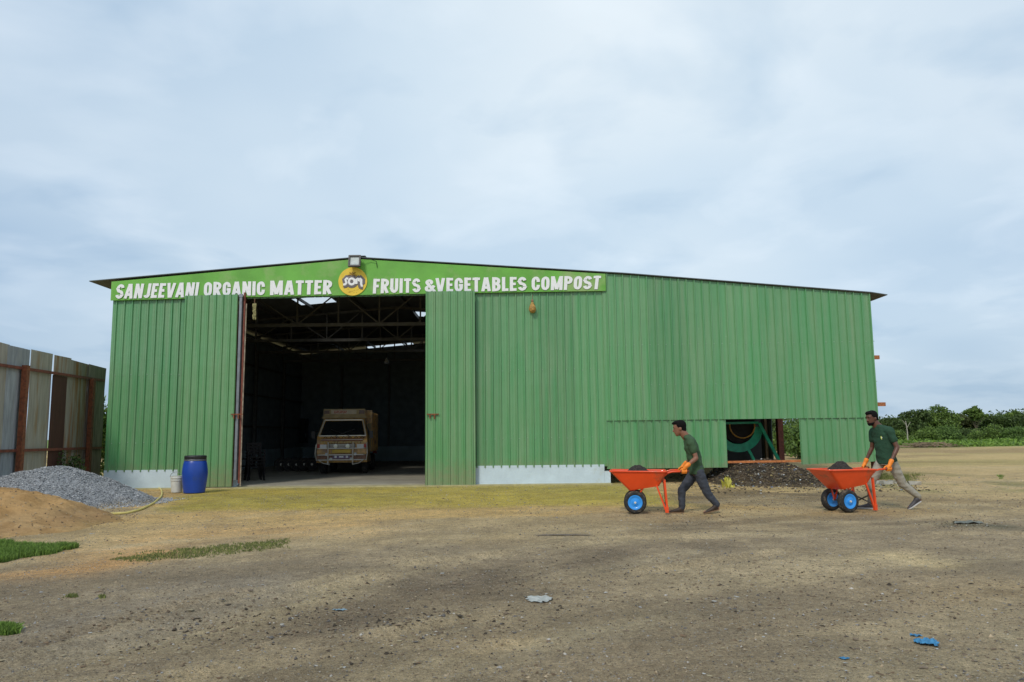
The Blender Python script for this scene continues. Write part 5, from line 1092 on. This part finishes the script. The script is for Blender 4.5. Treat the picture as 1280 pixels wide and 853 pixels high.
# ------------------------------------------------------------------ WHEELBARROWS
M_or = mat('orange_red_paint', (.82, .075, .010), .38, amt=.07, scale=6, coat=.25, col2=(.30, .10, .045), thr=.64, bump=.12, bscale=8)
M_rim = mat('rim_blue', (.03, .30, .80), .35, amt=.1, coat=.3); M_peat = mat('compost_load', (.030, .024, .019), .95, amt=.6, scale=30, bump=1., bscale=40)
def cart(loc, rz, label, load, tilt=0.):
    o = root('wheelbarrow', loc, rz, label, 'wheelbarrow', 'orange wheelbarrows being pushed'); o.rotation_euler = (0, tilt, rz)
    B = lambda nme, g, mt, par=o, **k: build(nme, g, mt, par, local=True, **k)
    # tray: outer and inner shells; forward is +x
    top = [(.43, .30), (.43, -.30), (-.56, -.335), (-.56, .335)]; bot = [(.10, .20), (.10, -.20), (-.43, -.235), (-.43, .235)]
    zt_ = (.745, .745, .735, .735); zb_ = (.40, .40, .485, .485)
    def ring(p, z, ins): 
        cx = sum(q[0] for q in p)/4; out = []
        for (x, y), zz_ in zip(p, z): out.append((x-ins*(1 if x > cx else -1), y-ins*(1 if y > 0 else -1), zz_))
        return out
    def roundring(r4, rad=.05):
        out = []
        for i in range(4):
            p = Vector(r4[i]); a = Vector(r4[i-1]); b = Vector(r4[(i+1) % 4]); pa = p+(a-p).normalized()*rad; pb = p+(b-p).normalized()*rad
            for t_ in (0, .25, .5, .75, 1): out.append((1-t_)**2*pa+2*t_*(1-t_)*p+t_*t_*pb)
        return out
    o1 = roundring(ring(top, zt_, 0)); o2 = roundring(ring(bot, zb_, 0)); i1 = roundring(ring(top, zt_, .012)); i2 = roundring(ring(bot, [z+.012 for z in zb_], .012)); n = 20
    g = MB(); rr = [(i, (i+1) % n, n+(i+1) % n, n+i) for i in range(n)]
    g.add(o1+o2, rr+[tuple(range(n, 2*n))]); g.add(i1+i2, rr+[tuple(range(n, 2*n))]); tr = B('tray', g, M_or, smooth=False)
    g = MB(); g.tube(o1+[o1[0]], .016, 8); B('rim_bead', g, M_or, tr, smooth=True)
    for s_ in (-1, 1):
        g = MB(); g.tube([(-.40, s_*.262, .575), (-.50, s_*.266, .65), (-.58, s_*.27, .715), (-.66, s_*.275, .735), (-.94, s_*.28, .745)], .017, 8); hd = B('handle', g, M_or, smooth=True)
        g = MB(); g.tube([(-.80, s_*.28, .741), (-.95, s_*.28, .746)], .021, 10); B('grip', g, M_rust2, hd, smooth=True)
        g = MB(); g.bar((-.38, s_*.24, .50), (-.535, s_*.25, .045), .028, .028); g.bar((-.52, s_*.255, .60), (-.555, s_*.25, .045), .034, .034); g.box((-.545, s_*.25, .075), (.06, .045, .10)); B('leg', g, M_or)
        g = MB(); g.lathe([(.105, 0), (.105, -.045), (.165, -.058), (.19, -.045), (.20, -.02), (.201, 0), (.20, .02), (.19, .045), (.165, .058), (.105, .045), (.105, 0)], (0, s_*.21, .2), 32, 'y')
        wl_ = B('wheel', g, M_rubber, smooth=True)
        g = MB(); g.lathe([(.03, -.06), (.045, -.058), (.05, -.045), (.085, -.042), (.11, -.056), (.128, -.056), (.128, .056), (.11, .056), (.085, .042), (.05, .045), (.045, .058), (.03, .06)], (0, s_*.21, .2), 32, 'y'); rm = B('rim', g, M_rim, wl_, smooth=True, auto=30)
        g = MB(); g.lathe([(.0, -.075), (.018, -.075), (.02, -.05), (.02, .05), (.018, .075)], (0, s_*.21, .2), 12, 'y'); 
        for i in range(4): a = i*math.pi/2+.4; g.lathe([(.008, -.036), (.008, .036)], (.066*math.cos(a), s_*.21, .2+.066*math.sin(a)), 8, 'y')
        B('hub', g, M_chrome, wl_)
        g = MB(); g.bar((0, s_*.12, .2), (.02, s_*.17, .41), .035, .02); g.bar((0, s_*.12, .2), (-.16, s_*.2, .47), .03, .02); B('fork', g, M_or)
    g = MB(); g.tube([(0, -.27, .2), (0, .27, .2)], .014, 8); B('axle', g, M_steel)
    g = MB(); g.bar((-.45, -.245, .30), (-.53, .25, .12), .02); g.bar((-.45, .245, .30), (-.53, -.25, .12), .02); B('cross_brace', g, M_steel)
    if load:
        n_ = 44; vs = []
        for j in range(n_):
            for i in range(n_):
                u, v = i/(n_-1), j/(n_-1); x = -.52+u*.80; y = (-.275+v*.55)*(1-.10*u)
                h_ = .675+load*math.exp(-((x-load_c)/.19)**2-(y/.22)**2)*(1+.12*mn.noise(Vector((x*9, y*9, load))))+.018*mn.noise(Vector((x*22, y*22, 2)))
                e = min(u, 1-u, v, 1-v)*9; h_ -= .03*(1-min(1, e)); vs.append((x, y, h_))
        vs = [(x*(1-.0), y, z) for x, y, z in vs]
        g = MB(); g.add(vs, [(j*n_+i, j*n_+i+1, (j+1)*n_+i+1, (j+1)*n_+i) for j in range(n_-1) for i in range(n_-1)])
        # shrink to stay inside the sloping tray
        g.v = [(max(-.535, min(x, .43-(.745-z)*.95-.02)) if z < .745 else x, y*(1-.25*max(0, .745-z)), z) for x, y, z in g.v]
        ld = build('compost_pile', g, M_peat, None, smooth=True); ld.location = loc; ld.rotation_euler = (0, tilt, rz); return o, ld
    return o, None
load_c = -.06
c1q = gr(794.5, 643.3); Y1 = c1q.y
yaw1 = math.radians(-9); yaw2 = math.radians(18)
def cart_origin(px, py, yaw):        # near wheel contact -> root
    q = gr(px, py); f_ = math.pi+yaw; near = Vector((math.cos(f_-math.pi/2*-1), math.sin(f_-math.pi/2*-1), 0))
    if near.y > 0: near = -near
    return q-near*.21, near
P1, nr1 = cart_origin(794.5, 643, yaw1); P2, nr2 = cart_origin(1061, 641, yaw2)
g1 = gz(P1.x, P1.y); g2 = gz(P2.x, P2.y)
B1, L1 = cart((P1.x, P1.y, g1), math.pi+yaw1, 'orange wheelbarrow with blue rims pushed by the man in dark jeans', .175)
B2, L2 = cart((P2.x, P2.y, g2), math.pi+yaw2, 'orange wheelbarrow with blue rims pushed by the man in pale trousers', .22, 0)
props(L1, 'small dark pile of compost in the left wheelbarrow', 'compost', 'compost loads'); props(L2, 'larger dark pile of compost in the right wheelbarrow', 'compost', 'compost loads')
bpy.context.view_layer.update()
# ------------------------------------------------------------------ PEOPLE
M_eye = mat('eye_white', (.45, .42, .38), .2, amt=.02)
def person(name_label, J, skin, shirt, trouser, shoe, gloves, beard, face_yaw, sole, root_loc, vox=.0085):
    R_ = root('person', root_loc, label=name_label, cat='person')
    Fd = J['fwd'].normalized(); Z = Vector((0, 0, 1)); Lt = Z.cross(Fd).normalized()   # Lt = his left
    hf = (Matrix.Rotation(face_yaw, 3, 'Z') @ Fd); hf = (hf-Z*J.get('nod', .1)).normalized(); hs = Z.cross(hf).normalized(); hu = hf.cross(hs).normalized()
    hc = J['head']; k = J.get('hk', 1.)
    HP = lambda a, s, u: hc+(hf*a+hs*s+hu*u)*k
    # --- body: one surface of skin
    g = MB()
    prof = [(-.118, .058, .022, .026), (-.105, .052, .040, .040), (-.085, .040, .056, .052), (-.06, .029, .070, .061), (-.03, .018, .082, .067), (0, .009, .090, .071), (.03, .002, .096, .075), (.06, -.004, .097, .077), (.088, -.009, .087, .069), (.108, -.012, .062, .05), (.121, -.012, .025, .02)]
    g.loft([(HP(c_, 0, z), hf*d*k, hs*w_*k) for z, c_, d, w_ in prof], 22)
    g.cap(HP(.092, 0, .012), .009*k, HP(.110, 0, -.026), .015*k); g.cap(HP(.098, -.012, -.028), .010*k, HP(.098, .012, -.028), .010*k)
    g.cap(HP(.094, -.018, -.055), .009*k, HP(.094, .018, -.055), .009*k); g.cap(HP(.089, -.016, -.069), .010*k, HP(.089, .016, -.069), .010*k)
    g.cap(HP(.083, -.045, .028), .010*k, HP(.089, .045, .028), .010*k)
    for s_ in (-1, 1): g.ball(HP(-.008, s_*.076, -.008), (.022*k, .010*k, .032*k), Matrix((hf, hs, hu)).transposed(), 12)
    nb = J['neck']; g.chain([HP(-.025, 0, -.06), (HP(-.03, 0, -.10)+nb)/2, nb, J['chest']], [.070, .074, .078, .09])
    g.chain([J['chest'], J['belly'], J['hip']], [.11, .11, .11])
    for s_ in 'nf':
        g.chain([J['chest']+(J['sh'+s_]-J['chest'])*.4, J['sh'+s_], J['el'+s_], J['wr'+s_]], [.06, .052, .040, .027])
        g.chain([J['elm'+s_] if 'elm'+s_ in J else J['el'+s_], (J['el'+s_]*.6+J['wr'+s_]*.4)], [.041, .040])
        g.chain([J['hip'], J['hp'+s_], J['kn'+s_], J['an'+s_]], [.10, .075, .052, .036])
        g.chain([J['an'+s_], J['heel'+s_]+Z*.03, J['toe'+s_]+Z*.025], [.036, .028, .022])
    body = build('body', g, skin, R_); remesh(body, vox, 3)
    for s_ in (-1, 1):
        g = MB(); g.ball(HP(.079, s_*.031, .006), .0105*k, None, 10); g.ball(HP(.0860, s_*.032, .006), .0065*k, None, 8, 1); build('eye', g, [M_eye, M_black], R_)
    # --- hair
    g = MB(); g.ball(HP(-.018, 0, .045), (.102*k, .086*k, .092*k), Matrix((hf, hs, hu)).transposed(), 20); g.ball(HP(-.052, 0, -.012), (.058*k, .072*k, .07*k), Matrix((hf, hs, hu)).transposed(), 18); g.ball(HP(.038, 0, .098), (.062*k, .066*k, .036*k), Matrix((hf, hs, hu)).transposed(), 18)
    if not beard: g.ball(HP(.075, .0, .098), (.034*k, .05*k, .024*k), Matrix((hf, hs, hu)).transposed(), 14)
    hr = build('hair', g, mat('black_hair', (.006, .005, .005), .85, amt=.4, scale=60, bump=.5, bscale=90, spec=.15), R_); remesh(hr, .008, 2, .006, 30)
    for s_ in (-1, 1): g = MB(); g.tube([HP(.083, s_*.052, .030), HP(.096, s_*.034, .036), HP(.1, s_*.014, .032)], [.003, .005, .004], 6); build('eyebrow', g, MATS['black_hair'], R_)
    if beard:
        g = MB(); g.loft([(HP(c_+.001, 0, z), hf*(d+.005)*k, hs*(w_+.004)*k) for z, c_, d, w_ in [(-.122, .056, .020, .024), (-.105, .050, .040, .040), (-.085, .038, .056, .052), (-.068, .028, .068, .058)]], 20)
        g.cap(HP(.100, -.022, -.045), .007, HP(.100, .022, -.045), .007); build('beard', g, MATS['black_hair'], R_, smooth=True)
    # --- shirt
    g = MB(); rings = []
    for c_, a, b, sk_ in J['torso']: rings.append((c_, Fd*a, (Lt+Z*0)*b))
    g.loft(rings, 26)
    for s_ in 'nf':
        sl_ = J['sh'+s_]+(J['el'+s_]-J['sh'+s_])*J.get('sleeve', .58); g.chain([J['neck']+(J['sh'+s_]-J['neck'])*.35-Z*.01, J['sh'+s_]+Z*.005, sl_], [.075, .078, .070])
    g.chain([J['neck']-Z*.005, J['neck']+(HP(-.03, 0, -.1)-J['neck'])*.28], [.074, .068])
    cuts = []
    st = build('shirt', g, shirt, R_); remesh(st, .009, 4, .016, 8)
    # cuff rims
    if J.get('badge'):
        c_, nn_ = J['badge']; nn_ = nn_.normalized(); ax = Z.cross(nn_).normalized(); up_ = nn_.cross(ax); g = MB(); g.loft([(c_, ax*.030, up_*.038), (c_+nn_*.008, ax*.030, up_*.038)], 18); bd = build('chest_emblem', g, mat('emblem_lime', (.55, .62, .12), .6, amt=.1), st)
        g = MB(); g.loft([(c_+nn_*.008, ax*.016, up_*.012), (c_+nn_*.011, ax*.016, up_*.012)], 14); build('emblem_mark', g, M_white, bd)
    # --- trousers
    g = MB(); g.loft([(J['hip']+Z*.10, Fd*.105, Lt*.150), (J['hip']+Z*.02, Fd*.118, Lt*.165), (J['hip']-Z*.06, Fd*.12, Lt*.165)], 24)
    for s_ in 'nf':
        an = J['an'+s_]; kn = J['kn'+s_]; hp = J['hp'+s_]; cuffp = an+(kn-an)*.03
        g.chain([hp+Z*.02, hp*.5+kn*.5, kn, kn*.5+an*.5, cuffp], [.098, .090, .074, .066, J.get('cuff', .058)])
    tz = build('trousers', g, trouser, R_); remesh(tz, .009, 5, .011, 11)
    # --- shoes
    for s_ in 'nf':
        he, to = J['heel'+s_], J['toe'+s_]; d = (to-he).normalized(); sd_ = Z.cross(d).normalized(); up_ = d.cross(sd_).normalized(); ln = (to-he).length
        g = MB(); g.loft([(he-d*.015+up_*.045, up_*.028, sd_*.025), (he+up_*.045, up_*.045, sd_*.036), (he+d*ln*.25+up_*.048, up_*.048, sd_*.038), (he+d*ln*.5+up_*.036, up_*.036, sd_*.042), (he+d*ln*.75+up_*.026, up_*.026, sd_*.047), (he+d*ln*.93+up_*.020, up_*.018, sd_*.038), (he+d*(ln+.015)+up_*.017, up_*.010, sd_*.018)], 18)
        g.cap(he+d*.045+up_*.06, .046, J['an'+s_]+(J['kn'+s_]-J['an'+s_])*.02, .043)
        sh = build('shoe', g, shoe, R_); remesh(sh, .007, 2)
        g = MB(); pr = []
        for t_, w_ in ((-.07, .022), (0, .036), (.3, .036), (.55, .041), (.8, .048), (.98, .034), (1.05, .016)): pr.append((t_, w_))
        vs = [he+d*ln*t_+sd_*w_+up_*u for u in (-.004, .014) for t_, w_ in pr]+[he+d*ln*t_-sd_*w_+up_*u for u in (-.004, .014) for t_, w_ in pr]; m7 = 7
        fs = []
        for i in range(6): fs += [(i, i+1, m7+i+1, m7+i), (14+i, 14+i+1, 21+i+1, 21+i), (i, i+1, 15+i, 14+i), (7+i, 8+i, 22+i, 21+i)]
        fs += [(0, 7, 21, 14), (6, 13, 27, 20)]; g.add(vs, fs); build('sole', g, sole, sh)
    # --- gloves with fingers closed round the grips
    for s_ in 'nf':
        G_ = J['grip'+s_]; hd = J['gdir'].normalized(); outw = (Lt if s_ == J['leftis'] else -Lt); outw = (outw-hd*outw.dot(hd)).normalized(); wr = J['wr'+s_]; upv = (wr-G_); upv = (upv-hd*upv.dot(hd)); upv = (upv-outw*upv.dot(outw)).normalized()
        g = MB()
        palm = G_+upv*.030+outw*.022
        g.cap(wr+(J['el'+s_]-wr).normalized()*.055, .043, wr, .036); g.chain([wr, palm+upv*.012], [.035, .033])
        for a_ in (-.030, -.010, .010, .030): g.cap(wr*.35+palm*.65+hd*a_*.8, .018, palm+hd*a_*1.15, .0165)
        for i_, a_ in enumerate((-.036, -.012, .012, .035)):
            L_ = (.86, 1.0, 1.04, .93)[i_]; b0 = palm+hd*a_+outw*.004
            p1 = G_+hd*a_+outw*.036-upv*.004*L_; p2 = G_+hd*(a_+.001)+outw*.020-upv*.034*L_; p3 = G_+hd*(a_+.002)-outw*.014*L_-upv*.034
            p4 = G_+hd*(a_+.002)-outw*.030-upv*.010*L_
            g.chain([b0, p1, p2, p3, p4], [.0135, .0128, .0122, .0115, .0105], 10)
        th0 = wr*.45+palm*.55-outw*.020; g.chain([th0, G_+hd*.040+upv*.038-outw*.020, G_+hd*.062+upv*.018-outw*.030, G_+hd*.066-upv*.008-outw*.024], [.018, .0155, .0140, .0125], 10)
        gl = build('glove', g, gloves, R_); remesh(gl, .0050, 2)
    return R_
M_glove = mat('orange_glove', (.90, .25, .02), .6, amt=.12, scale=20, bump=.2, bscale=60)
# first man
def mk(Y0):
    return lambda px, py, dy=0.: at(px, py, Y0+dy)
q = gr(866, 643.5); A = mk(q.y)
hN = B1.matrix_world @ Vector((-.865, .28 if (B1.matrix_world.to_3x3() @ Vector((0, 1, 0))).y < 0 else -.28, .744)); hFr = B1.matrix_world @ Vector((-.865, -.28 if (B1.matrix_world.to_3x3() @ Vector((0, 1, 0))).y < 0 else .28, .744))
print('grip1', hN, hFr, 'manY', q.y)
YM1 = (hN.y+hFr.y)/2; A = mk(YM1); fd1 = B1.matrix_world.to_3x3() @ Vector((1, 0, 0)); Zv = Vector((0, 0, 1)); Lt1 = Zv.cross(fd1)
def foot(px, py, Y):     # point on the ground at distance Y under pixel column px
    p = at(px, py, Y); return Vector((p.x, Y, gz(p.x, Y)))
def joints(A, Y, Fd, o):
    return o
c = lambda px, py, off=0.: A(px, py)+Lt1*off
J = dict(fwd=fd1, head=A(849.6, 535.6), hk=1.10, nod=.20, neck=A(859.5, 548), chest=A(864, 559), belly=A(868.5, 574), hip=A(871.5, 589),
         gdir=fd1, leftis='n', gripn=hN, gripf=hFr, sleeve=.50)
J['shn'] = A(863.5, 553.5)+Lt1*.185; J['shf'] = A(861, 554)-Lt1*.185
J['wrn'] = hN-fd1*.035+Zv*.085+Lt1*.03; J['wrf'] = hFr-fd1*.035+Zv*.085-Lt1*.03
J['eln'] = A(868.8, 572.5)+Lt1*.235; J['elf'] = A(866, 573)-Lt1*.235
J['torso'] = [(A(857.6, 543.6), .066, .078, 0), (A(860.4, 547.0), .10, .145, 0), (A(863, 553), .115, .185, 0), (A(864.5, 560), .132, .185, 0), (A(867, 569), .128, .172, 0), (A(869, 578), .126, .168, 0), (A(870.5, 586), .132, .172, 0), (A(871.5, 592.0), .136, .176, 0), (A(871.8, 592.8), .128, .168, 0)]
J['hpn'] = A(873, 592)+Lt1*.095; J['hpf'] = A(869.5, 592)-Lt1*.095
J['knn'] = A(883.5, 616)+Lt1*.10; J['knf'] = A(852.5, 613.5)-Lt1*.08
tn = A(880, 641)+Lt1*.10; hn = A(893.5, 641)+Lt1*.10; tf = A(836.5, 641)-Lt1*.07; hf_ = A(847.5, 641)-Lt1*.07
for v_ in (tn, hn, tf, hf_): v_.z = gz(v_.x, v_.y)+.006
hn.z += .035; hn = tn+(hn-tn).normalized()*.245; hf_ = tf+(hf_-tf).normalized()*.245
J['toen'], J['heeln'], J['toef'], J['heelf'] = tn, hn, tf, hf_
J['ann'] = hn+Vector((-.015, 0, .095)); J['anf'] = hf_+Vector((-.01, 0, .09))
M_skin1 = mat('brown_skin', (.24, .105, .060), .5, amt=.08, scale=20); M_skin2 = mat('dark_brown_skin', (.125, .052, .031), .5, amt=.08, scale=20)
M_jean = mat('dark_denim', (.042, .048, .062), .85, amt=.3, scale=12, bump=.5, bscale=30); M_khaki = mat('pale_khaki', (.33, .30, .24), .85, amt=.12, scale=12, bump=.6, bscale=22)
M_shirt = mat('bottle_green_cotton', (.036, .078, .032), .85, amt=.15, scale=10, bump=.5, bscale=26); M_shirt2 = mat('deep_green_cotton', (.016, .060, .030), .85, amt=.15, scale=10, bump=.5, bscale=26)
M_shoe1 = mat('brown_shoe', (.040, .024, .016), .6, amt=.2); M_shoe2 = mat('grey_shoe', (.06, .055, .06), .6, amt=.3); M_sole1 = mat('tan_sole', (.20, .12, .06), .8); M_sole2 = mat('white_sole', (.55, .54, .52), .7)
person('man in a green T-shirt, dark jeans and orange gloves pushing the left wheelbarrow', J, M_skin1, M_shirt, M_jean, M_shoe1, M_glove, False, 0.0, M_sole1, (J['hip'].x, J['hip'].y, 0))
# second man
MW = B2.matrix_world; sgn = 1 if (MW.to_3x3() @ Vector((0, 1, 0))).y < 0 else -1
hN = MW @ Vector((-.865, .28*sgn, .744)); hFr = MW @ Vector((-.865, -.28*sgn, .744)); fd2 = MW.to_3x3() @ Vector((1, 0, 0)); Lt2 = Zv.cross(fd2)
mid = (hN+hFr)/2; YM2 = (mid-fd2*.12).y; A = mk(YM2); print('grip2', hN, hFr, YM2)
def pix(P_):
    d = P_-CAM; z_ = d.dot(FW); return (640+F*d.dot(RT)/z_, 426.5-F*d.dot(UP)/z_)
print('grip px', pix(hN), pix(hFr)); print('man1 foot', pix(tn), pix(tf))
J = dict(fwd=fd2, head=A(1089.8, 523), hk=1.06, nod=.18, neck=A(1098.5, 534.5), chest=A(1102.5, 545), belly=A(1105, 561), hip=A(1107.5, 577), gdir=fd2, leftis='n', gripn=hN, gripf=hFr, sleeve=.50, cuff=.060)
J['shn'] = A(1101.8, 539.2)+Lt2*.195; J['shf'] = A(1101.3, 539.7)-Lt2*.185
J['wrn'] = hN-fd2*.03+Zv*.09+Lt2*.02; J['wrf'] = hFr-fd2*.03+Zv*.09-Lt2*.02
J['eln'] = A(1107, 560)+Lt2*.27; J['elf'] = A(1103, 560)-Lt2*.25
J['torso'] = [(A(1096.8, 531.2), .066, .080, 0), (A(1099.2, 534.2), .098, .145, 0), (A(1101.6, 538.5), .12, .195, 0), (A(1104, 549), .142, .20, 0), (A(1105.5, 559), .14, .19, 0), (A(1107, 568), .145, .19, 0), (A(1108.5, 576), .15, .195, 0), (A(1109, 579.5), .15, .197, 0), (A(1109.2, 580.3), .14, .187, 0)]
J['hpn'] = A(1110, 580)+Lt2*.10; J['hpf'] = A(1106.5, 580)-Lt2*.10
J['knn'] = A(1124, 605)+Lt2*.08; J['knf'] = A(1094, 603)-Lt2*.10
tn = A(1131.5, 637)+Lt2*.08; hn = A(1143, 637)+Lt2*.08; tf = A(1077, 634)-Lt2*.10; hf_ = A(1090, 634)-Lt2*.10
for v_ in (tn, hn, tf, hf_): v_.z = gz(v_.x, v_.y)+.008
hn.z += .10; hn = tn+(hn-tn).normalized()*.25; hf_.z += .0; tf.z += .01; hf_ = tf+(hf_-tf).normalized()*.26
J['toen'], J['heeln'], J['toef'], J['heelf'] = tn, hn, tf, hf_
J['ann'] = hn+Vector((-.02, 0, .085)); J['anf'] = hf_+Vector((-.01, 0, .095))
vc = (Lt2*.72+fd2*.69).normalized(); J['badge'] = (A(1104, 547)+fd2*.110+Lt2*.095, vc)
person('bearded man in a green T-shirt, pale khaki trousers and orange gloves pushing the right wheelbarrow', J, M_skin2, M_shirt2, M_khaki, M_shoe2, M_glove, True, 0.0, M_sole2, (J['hip'].x, J['hip'].y, 0))
print('objects', len(S.objects))
